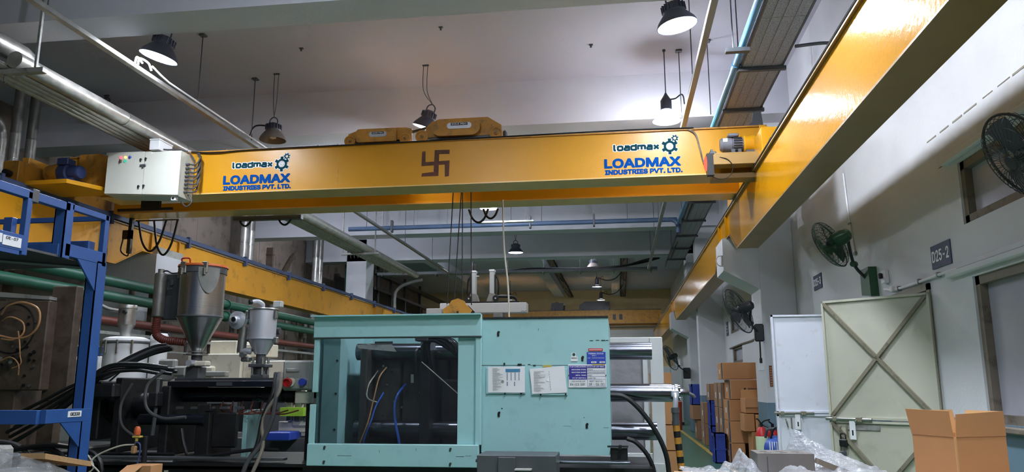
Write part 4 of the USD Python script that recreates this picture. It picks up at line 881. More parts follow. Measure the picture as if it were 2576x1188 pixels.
zs = np.linspace(1.2, .45, 17)
for k in range(16):
    x0, x1 = .416 + (1.2 - zs[k]) * .085, .416 + (1.2 - zs[k + 1]) * .085
    part(t, 'striped_sleeve', tube([(x0, 6.21, zs[k]), (x1, 6.21, zs[k + 1])], .027, 14, raw=True), M_hoist if k % 2 == 0 else M_rubber, 'yellow warning stripe' if k % 2 == 0 else 'black warning stripe')
part(t, 'pipe_coupling', join([cyl((.415, 6.21, 1.325), (.415, 6.21, 1.29), .032, 14), cyl((.416, 6.21, 1.23), (.416, 6.21, 1.2), .031, 14)]), M_dsteel)
part(t, 'stop_arm', tube([(.52, 6.32, 1.44), (.56, 6.32, 1.42), (.575, 6.32, 1.40)], .014, 8), M_dsteel)
# injection unit on the left
part(t, 'guide_beam', prism([(6.2, 1.49), (6.2, 1.535), (6.3, 1.56), (6.75, 1.56), (6.75, 1.49)], 'yz', -3.78, -2.745), M_gblack)
part(t, 'guide_plate', box(-3.78, -2.745, 6.3, 6.75, 1.56, 1.566), M_dsteel)
part(t, 'rating_plate', box(-3.34, -3.20, 6.193, 6.20, 1.50, 1.53), M_steel)
part(t, 'barrel', join([cyl((-3.85, 6.4, 1.425), (-3.05, 6.4, 1.425), .062, 24), cyl((-3.05, 6.4, 1.425), (-2.7, 6.4, 1.425), .058, 24), cyl((-2.7, 6.4, 1.425), (-2.35, 6.4, 1.425), .03, 16)]), M_gblack)
part(t, 'heater_band', join([lathe_on((-3.0 + k * .1, 6.4, 1.425), (1, 0, 0), [(.055, 0), (.067, 0), (.067, .075), (.055, .075)], 20) for k in range(3)]), M_black)
part(t, 'injection_cylinder', lathe_on((-4.46, 6.45, 1.33), (1, 0, 0), [(0, 0), (.14, 0), (.14, .05), (.11, .06), (.11, .5), (.15, .52), (.15, .68), (0, .7)], 28), M_black)
part(t, 'flange_plate', box(-4.26, -4.19, 6.2, 6.8, .95, 1.57, .01), M_black); part(t, 'flange_plate', box(-3.82, -3.74, 6.18, 6.8, .93, 1.50, .01), M_black)
part(t, 'flange_plate', box(-4.5, -4.42, 6.25, 6.8, 1.05, 1.54, .01), M_black)
part(t, 'traverse_cylinder', cyl((-4.0, 6.2, 1.225), (-3.42, 6.2, 1.225), .045, 20), M_gblack)
part(t, 'piston_rod', cyl((-3.42, 6.2, 1.30), (-3.32, 6.2, 1.30), .012, 12), M_chrome)
part(t, 'support_leg', box(-3.50, -3.38, 6.2, 6.6, .9, 1.35, .008), M_black); part(t, 'support_leg', box(-3.14, -3.10, 6.3, 6.6, .9, 1.3, .005), M_teal)
part(t, 'cover_plate', box(-3.36, -3.14, 6.2, 6.24, 1.0, 1.28, .01), M_black)
part(t, 'pump_housing', lathe_on((-2.66, 6.7, 1.13), (1, 0, 0), [(0, 0), (.1, .0), (.12, .03), (.12, .24), (0, .26)], 20), M_gblack)
part(t, 'guide_rod', cyl((-4.75, 6.08, .955), (-3.6, 6.08, .955), .014, 10), M_black)
part(t, 'lower_rail', box(-4.6, -2.62, 5.96, 6.05, .925, .945, .003), M_dsteel)
part(t, 'rag', prism([(-4.0, 5.99), (-3.55, 5.98), (-3.56, 6.04), (-3.82, 6.05), (-4.0, 6.03)], 'xy', .905, .94), M_paper)
part(t, 'name_tag', box(-3.62, -3.59, 5.985, 6.0, .78, .84), M_cream)
for k in range(7):                                 # thick hoses sweeping left and down behind the blue post
    dz, dy = .018 * (k % 4), .04 * (k % 3)
    part(t, 'hydraulic_hose', tube([(-3.85 + .02 * k, 6.2 + dy, 1.60 + dz), (-4.05, 6.15 + dy, 1.63 + dz), (-4.3, 6.1 + dy, 1.60 + dz), (-4.55, 6.05 + dy, 1.50 - .02 * k), (-4.8, 6.0 + dy, 1.36 - .035 * k), (-5.1, 6.05 + dy, 1.24 - .04 * k)], .014, 8), M_rubber)
for k in range(4):
    part(t, 'hydraulic_hose', tube([(-4.0 + .02 * k, 6.5, 1.86 - .012 * k), (-4.12, 6.48, 1.84 - .02 * k), (-4.3, 6.4, 1.74 - .02 * k), (-4.42, 6.3, 1.63 - .02 * k), (-4.5, 6.25, 1.58)], .016, 8), M_rubber if k != 1 else M_cgrey)
part(t, 'hydraulic_hose', tube([(-3.80, 6.15, 1.62), (-3.9, 6.1, 1.50), (-3.86, 6.06, 1.32), (-3.7, 6.04, 1.24), (-3.5, 6.04, 1.25)], .014, 8), M_cgrey)
part(t, 'hydraulic_hose', tube([(-4.05, 6.12, 1.52), (-4.12, 6.1, 1.35), (-4.08, 6.08, 1.18), (-3.94, 6.08, 1.08)], .012, 8), M_cgrey)
part(t, 'hydraulic_hose', tube([(-3.60, 6.16, 1.15), (-3.52, 6.1, 1.0), (-3.4, 6.05, .94), (-2.9, 6.05, 1.0), (-2.7, 6.05, 1.0)], .014, 8), M_rubber)
part(t, 'standpipe', tube([(-3.82, 6.12, 1.55), (-3.82, 6.12, 1.3), (-3.83, 6.12, 1.1)], .016, 8), M_dsteel)
parts(t, 'valve_block', [box(-3.86, -3.78, 6.06, 6.16, 1.33, 1.45, .01), box(-4.5, -4.2, 6.1, 6.3, 1.40, 1.52, .015)], M_black)
for k in range(6):
    x = -3.35 + k * .09
    part(t, 'heater_wire', tube([(x, 6.35, 1.37), (x + .02, 6.28, 1.30 - .01 * (k % 3)), (x + .14, 6.25, 1.27), (x + .26, 6.27, 1.30)], .006, 5), M_rpipe)
parts(t, 'terminal_block', [box(-3.7 + k * .13, -3.63 + k * .13, 6.22, 6.26, 1.31, 1.33) for k in range(5)], M_steel)
for k, (x, r, ma) in enumerate(((-2.77, .024, M_cgrey), (-2.80, .02, M_rubber), (-2.75, .02, M_frame))):
    part(t, 'conduit_hose', tube([(x + .02, 6.1, 1.60), (x + .06, 5.98, 1.45), (x + .05 - .05 * k, 5.95, 1.25), (x - .02, 5.92, 1.05), (x - .10 + .03 * k, 5.86, .9), (x - .16, 5.8, .6)], r * .75, 8), ma)
# things fixed on it
e_ = thing('socket_box', 'dusty grey electrical box with one red and one blue socket beside the teal guard', 'electrical box', (-2.62, 6.25, 1.35))
part(e_, 'body', box(-2.745, -2.495, 6.15, 6.35, 1.46, 1.705, .015), M_dust)
parts(e_, 'raised_panel', [box(-2.71, -2.60, 6.135, 6.15, 1.61, 1.64, .006), box(-2.73, -2.51, 6.14, 6.15, 1.475, 1.555, .004)], M_dust)
part(e_, 'socket', lathe_on((-2.675, 6.14, 1.528), (-.1, -1, -.1), [(.034, 0), (.036, .05), (.030, .052), (.026, .03), (0, .03)], 20), M_red, 'red socket')
part(e_, 'socket', join([lathe_on((-2.66, 6.14, 1.528), (0, -1, 0), [(.036, 0), (.036, .02), (0, .021)], 20)]), M_cream, 'cream socket ring')
part(e_, 'socket', prism(Point(-2.556, 1.528).buffer(.03, 3), 'xz', 6.105, 6.14), M_bluesign, 'blue socket')
part(e_, 'lower_box', box(-2.65, -2.535, 6.2, 6.33, 1.355, 1.455, .006), M_cream)
part(e_, 'mounting_post', box(-2.60, -2.56, 6.33, 6.37, .9, 1.6), M_black)
m2 = thing('moulding_machine', 'grey injection machine hidden behind the teal one, carrying the white robot', 'machine', (-2.3, 13.6, 0))
part(m2, 'base', box(-4.6, -1.2, 13.0, 14.3, 0, 1.0, .02), M_dsteel); part(m2, 'clamp_unit', box(-3.4, -1.5, 13.1, 14.2, 1.0, 2.30, .02), M_cream)
part(m2, 'platen', box(-3.5, -3.3, 13.05, 14.25, 1.0, 2.40, .02), M_dsteel); part(m2, 'top_plate', box(-3.5, -1.5, 13.1, 14.2, 2.30, 2.42, .01), M_dsteel)
r_ = thing('takeout_robot', 'white take-out robot with two upright arms behind the hook block', 'industrial robot', (-2.4, 13.5, 2.42))
part(r_, 'traverse_beam', box(-2.99, -1.57, 13.36, 13.62, 2.742, 2.918, .01), M_white)
part(r_, 'traverse_beam', box(-3.12, -3.0, 13.40, 13.7, 2.79, 2.93, .01), M_white)
part(r_, 'control_box', box(-3.33, -3.06, 13.25, 13.7, 2.60, 2.825, .01), M_white)
parts(r_, 'mount_post', [box(-2.16, -1.99, 13.36, 13.7, 2.66, 2.742, .01), box(-2.12, -2.05, 13.4, 13.6, 2.42, 2.66), box(-3.0, -2.7, 13.4, 13.6, 2.42, 2.742)], M_dust)
part(r_, 'rail', box(-2.95, -1.7, 13.38, 13.58, 2.918, 2.945), M_rubber)
for x, zt, s in ((-2.528, 3.498, -1), (-2.195, 3.51, 1)):
    a = part(r_, 'vertical_arm', box(x - .042, x + .042, 13.43, 13.56, 3.03, zt, .01), M_grey)
    part(a, 'arm_cap', box(x - .048, x + .05, 13.42, 13.57, zt - .03, zt + .008, .006), M_white)
    part(a, 'arm_base', prism([(x - .10, 2.945), (x + .095, 2.945), (x + .06, 3.08), (x - .04, 3.10)], 'xz', 13.42, 13.58), M_dust)
    part(a, 'cable_chain', join([box(x + s * .046, x + s * .068, 13.45, 13.53, 3.03, zt - .08), tube([(x + s * .06, 13.49, zt - .10), (x + s * .10, 13.49, zt - .16), (x + s * .115, 13.49, zt - .33), (x + s * .105, 13.49, 3.05)], .017, 6)]), M_rubber)
    part(a, 'drive_wheel', cyl((x + s * .073, 13.39, 3.0), (x + s * .073, 13.43, 3.0), .055, 16), M_rubber)
    part(a, 'wheel_hub', cyl((x + s * .073, 13.38, 3.0), (x + s * .073, 13.39, 3.0), .014, 10), M_white)
part(r_, 'cable_chain', tube([(-2.16, 13.49, 3.047), (-1.97, 13.49, 3.04), (-1.83, 13.49, 3.03), (-1.776, 13.49, 2.995), (-1.786, 13.49, 2.955), (-1.87, 13.49, 2.945)], .025, 7), M_rubber)
part(r_, 'cylinder_top', lathe((-2.513, 13.49, 3.506), [(0, 0), (.035, 0), (.035, .093), (.008, .135), (0, .135)], 12), M_rubber)
part(r_, 'sensor', box(-2.482, -2.43, 13.45, 13.47, 3.40, 3.412), M_white)
parts(r_, 'screw', [cyl((-1.66 + .025 * k, 13.36, 2.76 + .008 * (k % 2)), (-1.66 + .025 * k, 13.352, 2.76 + .008 * (k % 2)), .007, 8) for k in range(4)], M_dsteel)
# papers and signs on the teal panel
Y = 5.836
def board(name, label, cat, pts, ma, y=Y, th=.004):
    o = thing(name, label, cat, (sum(p[0] for p in pts) / len(pts), y, min(p[1] for p in pts)))
    part(o, 'sheet', prism(pts, 'xz', y - th, y), ma)
    return o
def rows(o, x0, x1, zt, n, dz, ma, seed, h=.0025, y=Y - .0055):
    r2 = np.random.default_rng(seed)
    part(o, 'printed_lines', join([box(x0 + r2.uniform(0, .004), x0 + (x1 - x0) * r2.uniform(.35, 1), y, y + .0012, zt - k * dz, zt - k * dz + h) for k in range(n)]), ma)
o = board('document_holder', 'white printed sheet with blue table in a teal holder, the left of two', 'notice', [(-.978, 1.446), (-.70, 1.446), (-.70, 1.638), (-.978, 1.636)], M_paper, Y - .012)
part(o, 'holder', box(-.995, -.698, Y - .01, Y + .004, 1.435, 1.63, .003), M_teal)
part(o, 'clip', join([box(-.86, -.85, Y - .02, Y, 1.645, 1.665), box(-.755, -.725, Y - .014, Y, 1.648, 1.658), box(-.855, -.845, Y - .02, Y - .01, 1.432, 1.446), box(-.735, -.722, Y - .02, Y - .01, 1.434, 1.446)]), M_rubber)
part(o, 'printed_header', box(-.845, -.735, Y - .0185, Y - .016, 1.597, 1.62), M_bpipe)
part(o, 'printed_columns', join([box(-.835 + k * .03, -.831 + k * .03, Y - .018, Y - .016, 1.535, 1.592) for k in range(4)] + [box(-.835 + k * .055, -.83 + k * .055, Y - .018, Y - .016, 1.495, 1.525) for k in range(2)]), M_dblue)
rows(o, -.945, -.865, 1.622, 26, .0064, M_dust, 3, .0016, Y - .0178)
part(o, 'punch_hole', prism(Point(-.868, 1.527).buffer(.011), 'xz', Y - .019, Y - .016), M_dust)
o = board('document_holder', 'tilted sheet of small print in a teal holder with yellow clip, the right of two', 'notice', [(-.645, 1.436), (-.388, 1.446), (-.405, 1.640), (-.665, 1.620)], M_paper, Y - .012)
part(o, 'holder', box(-.655, -.385, Y - .01, Y + .004, 1.425, 1.62, .003), M_teal)
part(o, 'clip', box(-.565, -.50, Y - .016, Y, 1.632, 1.645), M_line, 'yellow clip')
part(o, 'clip', join([box(-.588, -.578, Y - .02, Y - .01, 1.424, 1.438), box(-.403, -.393, Y - .02, Y - .01, 1.426, 1.44)]), M_rubber)
rows(o, -.635, -.545, 1.600, 24, .0064, M_dust, 5, .0015, Y - .0178)
part(o, 'printed_columns', join([box(-.520 + k * .0015, -.5185 + k * .0015, Y - .018, Y - .016, 1.59 - k * .018, 1.602 - k * .018) for k in range(8)]), M_ink)
part(o, 'punch_hole', prism(Point(-.528, 1.538).buffer(.011), 'xz', Y - .019, Y - .016), M_lwhite)
# P.M. status board
o = thing('status_board', 'white and violet maintenance status board with dates, lowest on the teal panel', 'sign', (-.24, Y, 1.482))
part(o, 'sheet', box(-.377, -.098, Y - .006, Y, 1.482, 1.650, .001), M_white)
y = Y - .0075
part(o, 'printed_block', join([box(-.372, -.105, y, y + .001, 1.624, 1.642), box(-.372, -.238, y, y + .001, 1.541, 1.6235)]), M_purp)
part(o, 'printed_lines', join([box(-.238, -.105, y, y + .001, z, z + .0012) for z in (1.624, 1.604, 1.583, 1.562, 1.541)] + [box(x, x + .0014, y, y + .001, 1.49, 1.624) for x in (-.239, -.106)] + [box(-.238, -.105, y, y + .001, 1.49, 1.4915)]), M_purp)
for s, x0, x1, z0, z1, ma in (('P.M CHECKING STATUS OF M/C', -.366, -.112, 1.628, 1.639, M_lwhite), ('MACHINE CODE:', -.352, -.244, 1.608, 1.617, M_lwhite), ('MACHINE NAME:', -.352, -.244, 1.588, 1.597, M_lwhite), ('MFG. YEAR:', -.322, -.244, 1.567, 1.576, M_lwhite), ('DT OF INSTALL:', -.346, -.244, 1.547, 1.556, M_lwhite),
                              ('GE23.5', -.232, -.196, 1.609, 1.617, M_ink), ('INJECTION MOULDING', -.232, -.112, 1.589, 1.597, M_ink), ('2004', -.232, -.204, 1.568, 1.576, M_ink), ('3.Jan-05', -.232, -.178, 1.547, 1.555, M_ink), ('AS/ DONE ON', -.352, -.254, 1.524, 1.533, M_ink), ('NEXT DUE On', -.222, -.124, 1.524, 1.533, M_ink),
                              ('24 /11 /20', -.366, -.258, 1.497, 1.515, M_ink), ('28 - 02 /21', -.228, -.112, 1.497, 1.515, M_ink)):
    part(o, 'lettering', text(s, x0, x1, z0, z1, y - .0005, bold=ma is M_lwhite, depth=.001), ma)
part(o, 'screw', join([cyl((x, Y - .006, 1.57), (x, Y - .011, 1.57), .005, 10) for x in (-.374, -.101)]), M_dsteel)
part(o, 'yellow_strip', box(-.2, -.105, Y - .008, Y - .006, 1.645, 1.652), M_line)
o = thing('status_sign', 'royal blue thermal status sign above the white status board', 'sign', (-.17, Y, 1.652))
part(o, 'sheet', box(-.238, -.100, Y - .004, Y, 1.653, 1.741, .001), M_bluesign)
for s, x0, x1, z0, z1 in (('THERMAL STATUS', -.228, -.116, 1.724, 1.734), ('GE23-2', -.2, -.17, 1.711, 1.718), ('MACHINE', -.233, -.212, 1.694, 1.699), ('Injection Moulding', -.2, -.11, 1.694, 1.700)):
    part(o, 'lettering', text(s, x0, x1, z0, z1, Y - .005, depth=.001), M_lwhite)
part(o, 'white_box', join([box(-.207, -.168, Y - .0055, Y - .004, 1.660, 1.672), box(-.145, -.106, Y - .0055, Y - .004, 1.660, 1.672)]), M_lwhite)
part(o, 'lettering', join([text('NEW', -.2, -.175, 1.663, 1.669, Y - .006, depth=.0008), text('TRIM', -.138, -.113, 1.663, 1.669, Y - .006, depth=.0008)]), M_ink)
o = thing('small_sign', 'narrow red strip sign with white lettering, topmost on the teal panel', 'sign', (-.17, Y, 1.745))
part(o, 'sheet', box(-.226, -.120, Y - .004, Y, 1.7475, 1.767, .001), M_red)
part(o, 'lettering', text('MAINTENANCE', -.219, -.127, 1.753, 1.7615, Y - .005, depth=.001), M_lwhite)
o = thing('inspection_sticker', 'small white sticker with a green round mark on the teal panel', 'sticker', (-.33, Y, 1.675))
part(o, 'sheet', join([box(-.352, -.318, Y - .003, Y, 1.708, 1.736), box(-.358, -.306, Y - .003, Y, 1.674, 1.708)]), M_paper)
part(o, 'green_mark', prism(Point(-.334, 1.723).buffer(.0115), 'xz', Y - .0045, Y - .003), M_gpipe)
part(o, 'lettering', join([text('MODULE', -.352, -.312, 1.694, 1.702, Y - .004, depth=.001), box(-.342, -.326, Y - .0055, Y - .0045, 1.720, 1.724)]), M_ink)
# black steel box in front
o = thing('steel_step', 'dark grey steel box with a raised cover standing in front of the teal machine', 'steel box', (-.70, 5.35, 0))
part(o, 'body', box(-.955, -.43, 5.25, 5.58, 0, 1.045, .004), M_dsteel)
part(o, 'raised_cover', box(-.81, -.695, 5.22, 5.25, .8, 1.035, .003), M_dsteel)
part(o, 'bracket', box(-.695, -.585, 5.17, 5.25, .955, .965, .002), M_dust)
part(o, 'cable_ring', ring((-.43, 5.22, .87), (0, 1, 0), .05, .005, 24, 5), M_canvas)
# grey guard frame of the next machine, behind the tie bars
o = thing('guard_frame', 'light grey steel guard frame with milky plastic sheet behind the chrome tie bars', 'guard', (.15, 7.6, 0))
part(o, 'stile', box(.285, .405, 7.45, 7.52, 0.3, 1.94, .004), M_grey)
part(o, 'stile', box(.215, .262, 7.5, 7.55, .85, 1.86, .004), M_grey)
part(o, 'top_rail', box(-1.0, .40, 7.5, 7.56, 1.865, 1.945, .004), M_grey)
part(o, 'bottom_rail', box(-1.0, .40, 7.5, 7.56, .80, .88, .004), M_grey)
part(o, 'sheet', box(-1.0, .22, 7.56, 7.563, .86, 1.87), M_sheet)
part(o, 'brace', prism([(.20, 1.80), (.235, 1.80), (-.1, .98), (-.14, .98)], 'xz', 7.6, 7.63), M_dsteel)
part(o, 'inner_panel', box(-1.0, .24, 7.9, 7.92, .3, 1.86), M_dust)
part(o, 'base', box(-1.0, .38, 7.4, 7.9, 0, .80, .005), M_grey)

# ================================================================== LEFT SIDE
t = thing('service_platform', 'blue steel platform frame with handrails at the left, tagged on its lower beam', 'steel platform', (-3.8, 4.6, 0))
X = -3.6
def chan(x0, x1, y0, y1, z0, z1):
    """An upright channel: web towards the viewer, flange to the right."""
    return join([box(x0, x1, y0, y0 + .008, z0, z1), box(x1 - .008, x1, y0, y1, z0, z1), box(x0, x0 + .008, y0, y1, z0, z1)])
part(t, 'column', chan(-3.68, X, 4.92, 5.02, 0, 2.36), M_bframe)
part(t, 'rail_post', join([box(-3.64, X, 4.965, 5.01, 2.33, 2.70, .003)]), M_bframe)
part(t, 'rail_post', chan(-3.68, X, 4.56, 4.635, 2.33, 2.705), M_bframe)
part(t, 'rail_post', box(-3.64, X, 4.225, 4.265, 2.29, 2.69, .003), M_bframe)
part(t, 'top_rail', box(-3.645, X, 3.2, 4.60, 2.645, 2.70, .003), M_bframe); part(t, 'top_rail', box(-3.635, X, 4.62, 5.0, 2.660, 2.70, .003), M_bframe)
part(t, 'rail_clamp', box(-3.66, X + .004, 4.255, 4.31, 2.63, 2.715, .004), M_dsteel)
part(t, 'mid_rail', box(-4.8, -3.645, 4.985, 5.01, 2.665, 2.70, .002), M_bframe)
part(t, 'rail_post', box(-4.38, -4.31, 4.93, 4.98, 2.4, 2.70, .003), M_bframe)
part(t, 'fascia', box(-3.62, X, 4.59, 5.0, 2.345, 2.43, .003), M_bframe); part(t, 'fascia', box(-3.62, X, 3.2, 4.23, 2.31, 2.41, .003), M_bframe)
part(t, 'deck_beam', box(-5.2, -3.69, 4.93, 5.0, 2.36, 2.51, .004), M_bframe); part(t, 'deck_beam', box(-5.2, -3.62, 4.55, 4.60, 2.335, 2.42, .004), M_bframe)
part(t, 'deck', box(-5.2, -3.62, 3.2, 5.0, 2.33, 2.345), M_dsteel)
part(t, 'deck_brace', join([tube([(-4.6, 3.9, 2.31), (-3.65, 4.9, 2.31)], .015, 6), tube([(-3.65, 4.0, 2.30), (-4.6, 4.9, 2.30)], .015, 6)]), M_dsteel)
part(t, 'gusset', prism([(4.72, 2.345), (4.95, 2.345), (4.95, 2.15), (4.92, 2.15)], 'yz', -3.615, X - .002), M_bframe)
part(t, 'lower_beam', box(-3.64, X + .002, 4.58, 5.0, 1.265, 1.352, .003), M_bframe)
part(t, 'lower_beam', box(-5.2, -3.64, 4.55, 4.62, 1.262, 1.35, .003), M_bframe)
part(t, 'gusset', prism([(4.72, 1.267), (4.95, 1.267), (4.95, 1.09), (4.93, 1.09)], 'yz', -3.612, X - .002), M_bframe)
tg = part(t, 'tag_plate', box(X, X + .006, 4.775, 4.905, 1.298, 1.338, .001), M_white)
def on_right_face(m, Xf, y0):
    """From a drawing on y=0 (x right, z up) to a face that looks along +x at x=Xf, reading towards +y."""
    v = m.vertices; m = m.copy(); m.vertices = np.stack([Xf - v[:, 1], y0 + v[:, 0], v[:, 2]], 1); return m
part(tg, 'lettering', on_right_face(text('GE330', .02, .11, 1.307, 1.329, 0, depth=.002), X + .0062, 4.775), M_ink)
tg = part(t, 'tag_plate', box(X, X + .005, 4.06, 4.205, 2.325, 2.385, .001), M_paper)
part(tg, 'lettering', on_right_face(text('GE-07', .02, .115, 2.362, 2.380, 0, bold=False, depth=.002), X + .0055, 4.06), M_ink)
part(t, 'tag_plate', box(X, X + .004, 3.9, 4.055, 2.335, 2.39, .001), M_paper)
part(t, 'toe_board', box(-3.618, X + .0005, 3.2, 4.2, 2.285, 2.31), M_bframe)
part(t, 'column', chan(-3.68, X, 3.1, 3.2, 0, 2.35), M_bframe); part(t, 'column', chan(-5.2, -5.12, 4.9, 5.0, 0, 2.35), M_bframe)
# brown mould machine behind it
t = thing('mould_press', 'rusty brown press platen with hoses behind the blue platform', 'machine', (-5.6, 7.0, 0))
part(t, 'platen', box(-6.3, -5.28, 6.6, 6.72, 1.46, 2.29, .01), M_brown)
part(t, 'side_plate', box(-5.36, -5.10, 6.72, 6.82, 1.36, 2.44, .01), M_brown)
part(t, 'rear_platen', box(-6.6, -6.0, 7.6, 7.75, 1.3, 2.46, .01), M_brown)
part(t, 'top_bar', prism([(-6.2, 2.36), (-5.3, 2.30), (-5.3, 2.33), (-6.2, 2.42)], 'xz', 6.62, 6.9), M_dust)
part(t, 'location_ring', ring((-5.63, 6.6, 2.03), (0, 1, 0), .23, .008, 36, 6), M_black)
part(t, 'tie_bar', cyl((-5.95, 6.55, 2.1), (-5.95, 6.35, 2.1), .10, 20), M_black)
for k in range(26):
    x, z = rng.uniform(-5.85, -5.35), rng.uniform(1.5, 2.2)
    part(t, 'bolt', cyl((x, 6.6, z), (x, 6.585, z), rng.uniform(.009, .017), 8), M_black if k % 4 else M_steel)
part(t, 'hose', tube([(-5.72, 6.55, 2.16), (-5.62, 6.5, 2.23), (-5.45, 6.47, 2.26), (-5.27, 6.45, 2.2), (-5.24, 6.45, 2.07), (-5.33, 6.47, 1.96), (-5.50, 6.5, 1.93), (-5.68, 6.52, 1.96)], .010, 8), M_orangehose)
part(t, 'hose', tube([(-5.70, 6.55, 2.10), (-5.58, 6.5, 2.13), (-5.45, 6.5, 2.08), (-5.43, 6.5, 1.98), (-5.52, 6.5, 1.92), (-5.66, 6.52, 1.93)], .008, 8), M_orangehose)
part(t, 'hose', tube([(-5.88, 6.5, 2.13), (-5.78, 6.45, 2.15), (-5.70, 6.43, 2.08), (-5.70, 6.44, 1.98), (-5.78, 6.5, 1.93)], .014, 8), M_bluehose, 'blue air hose')
part(t, 'hose', tube([(-5.5, 6.52, 2.0), (-5.44, 6.48, 1.9), (-5.42, 6.48, 1.78), (-5.42, 6.5, 1.70), (-5.5, 6.5, 1.66)], .006, 6), M_orangehose)
part(t, 'hose', tube([(-5.8, 6.5, 1.78), (-5.65, 6.48, 1.72), (-5.5, 6.46, 1.76), (-5.42, 6.47, 1.7), (-5.43, 6.5, 1.6)], .006, 6), M_orangehose)
for k in range(9):
    x, z = -5.95 + .05 * k, 1.70 + .035 * (k % 3)
    part(t, 'coupling', cyl((x, 6.55, z), (x + .09, 6.48, z - .02), .016, 8), M_steel if k % 2 else M_black)
part(t, 'manifold', box(-6.1, -5.72, 6.52, 6.6, 1.73, 1.80, .01), M_dust)
parts(t, 'foot_block', [box(-6.2, -6.0, 6.62, 7.2, .9, 1.46), box(-5.7, -5.55, 6.62, 7.0, .9, 1.46), box(-5.36, -5.2, 6.72, 6.82, .9, 1.36)], M_brown)
part(t, 'base', box(-6.6, -5.15, 6.4, 7.9, 0, .92, .02), M_black)
# wrapped goods on a crate at the lower left
t = thing('wooden_crate', 'wooden crate under the plastic-wrapped goods at the lower left corner', 'crate', (-3.55, 4.1, 0))
for k in range(5):
    part(t, 'plank', box(-4.2, -3.1, 3.7, 3.72, .06 + k * .17, .21 + k * .17, .004), M_wood); part(t, 'plank', box(-3.12, -3.10, 3.72, 4.5, .06 + k * .17, .21 + k * .17, .004), M_wood)
part(t, 'lid', box(-4.2, -3.1, 3.7, 4.5, .90, .925), M_wood); parts(t, 'skid', [box(-4.2, -3.1, y, y + .08, 0, .06) for y in (3.75, 4.1, 4.4)], M_wood)
def crumple(fn, nx, ny, x0, x1, y0, y1, amp, seed, sc=9, th=.0):
    xs, ys = np.meshgrid(np.linspace(x0, x1, nx), np.linspace(y0, y1, ny), indexing='ij')
    z = np.array([[fn(a, b) for a, b in zip(r, s)] for r, s in zip(xs, ys)])
    n1 = meshkit.fbm(np.stack([xs * sc, ys * sc, xs * 0 + seed], -1), 4, seed)
    z = z + amp * (np.abs(n1 - .5) * 4 - .5)
    v = np.stack([xs, ys, z], -1).reshape(-1, 3)
    i, j = np.meshgrid(np.arange(nx - 1), np.arange(ny - 1), indexing='ij'); a = i * ny + j
    f = np.stack([a, a + ny, a + ny + 1, a + 1], -1).reshape(-1, 4)
    f = np.vstack([f[:, [0, 1, 2]], f[:, [0, 2, 3]]])
    return trimesh.Trimesh(v, f, process=False)
def peak(cx, cy, h, sx, sy):
    return lambda x, y: h * math.exp(-((x - cx) / sx) ** 2 - ((y - cy) / sy) ** 2)
o = single('wrapped_block', join([box(-3.95, -3.55, 3.95, 4.3, .925, 1.16, .02), box(-3.5, -3.25, 3.95, 4.25, .925, 1.04, .02)]), M_dust, 'dull grey blocks wrapped in plastic film on the crate at the lower left', 'block')
pk = [peak(-3.72, 4.1, .27, .26, .3), peak(-3.38, 4.12, .12, .16, .25), peak(-3.24, 4.1, .08, .1, .3)]
single('plastic_wrap', crumple(lambda x, y: .945 + sum(p(x, y) for p in pk), 70, 46, -4.2, -3.08, 3.68, 4.5, .02, 3, 7), M_film2, 'crumpled clear plastic wrap over the goods at the lower left corner', 'plastic sheet', smooth=50)
single('wooden_board', prism([(4.1, 1.10), (4.5, 1.02), (4.5, 1.05), (4.1, 1.13)], 'yz', -3.35, -3.20), M_wood, 'loose pale board sticking out of the wrapped goods at the lower left', 'board')
# a bracket with orange-tipped sensors on the black unit
t = thing('sensor_stand', 'small wired sensor stand with orange top in front of the black injection unit', 'sensor', (-3.62, 5.7, .55))
part(t, 'rod', cyl((-3.62, 5.7, .55), (-3.62, 5.7, 1.12), .02, 10), M_black)
part(t, 'sensor_head', lathe((-3.68, 5.68, 1.13), [(0, 0), (.022, 0), (.026, .03), (.02, .055), (.012, .065), (0, .065)], 14), M_orange)
part(t, 'collar', join([cyl((-3.68, 5.68, 1.085), (-3.68, 5.68, 1.115), .012, 10), box(-3.71, -3.64, 5.66, 5.70, 1.11, 1.125, .004)]), M_line)
part(t, 'sensor_head', box(-3.715, -3.675, 5.66, 5.7, .99, 1.05, .01), M_wood)
part(t, 'cable', tube([(-3.69, 5.68, 1.06), (-3.8, 5.66, 1.05), (-3.95, 5.64, .99), (-4.0, 5.62, .93), (-3.92, 5.6, .87), (-3.84, 5.6, .78)], .007, 6), M_canvas)
part(t, 'cable', tube([(-3.69, 5.68, 1.06), (-3.66, 5.64, 1.08), (-3.62, 5.64, 1.05), (-3.64, 5.64, .9), (-3.70, 5.6, .8)], .006, 6), M_mblue)
part(t, 'cable', tube([(-4.35, 5.7, 1.06), (-4.15, 5.68, 1.03), (-4.02, 5.66, .93), (-4.02, 5.65, .86), (-4.2, 5.62, .8)], .006, 6), M_canvas)
single('carton', join([box(-3.62, -3.43, 5.5, 5.65, .55, .925, .003), rotm(box(-3.62, -3.5, 5.4, 5.5, .92, .925), (1, 0, 0), .4, (-3.6, 5.5, .92))]), M_card, 'small scuffed cardboard box below the wired sensor stand', 'cardboard box')
t = thing('hose_tangle', 'tangle of black and grey hoses on the floor beside the blue post', 'hose', (-4.5, 5.7, 0))
for k in range(9):
    a, b2_ = rng.uniform(-4.7, -4.0), rng.uniform(5.4, 5.85)
    part(t, 'hose', tube([(a, b2_, .2), (a + .1, b2_, .6), (a - .05 + .12 * (k % 2), b2_, .95), (a - .3, b2_, 1.06 - .02 * k), (a - .7, b2_, 1.0)], .02, 7), M_rubber if k % 4 else M_cgrey)
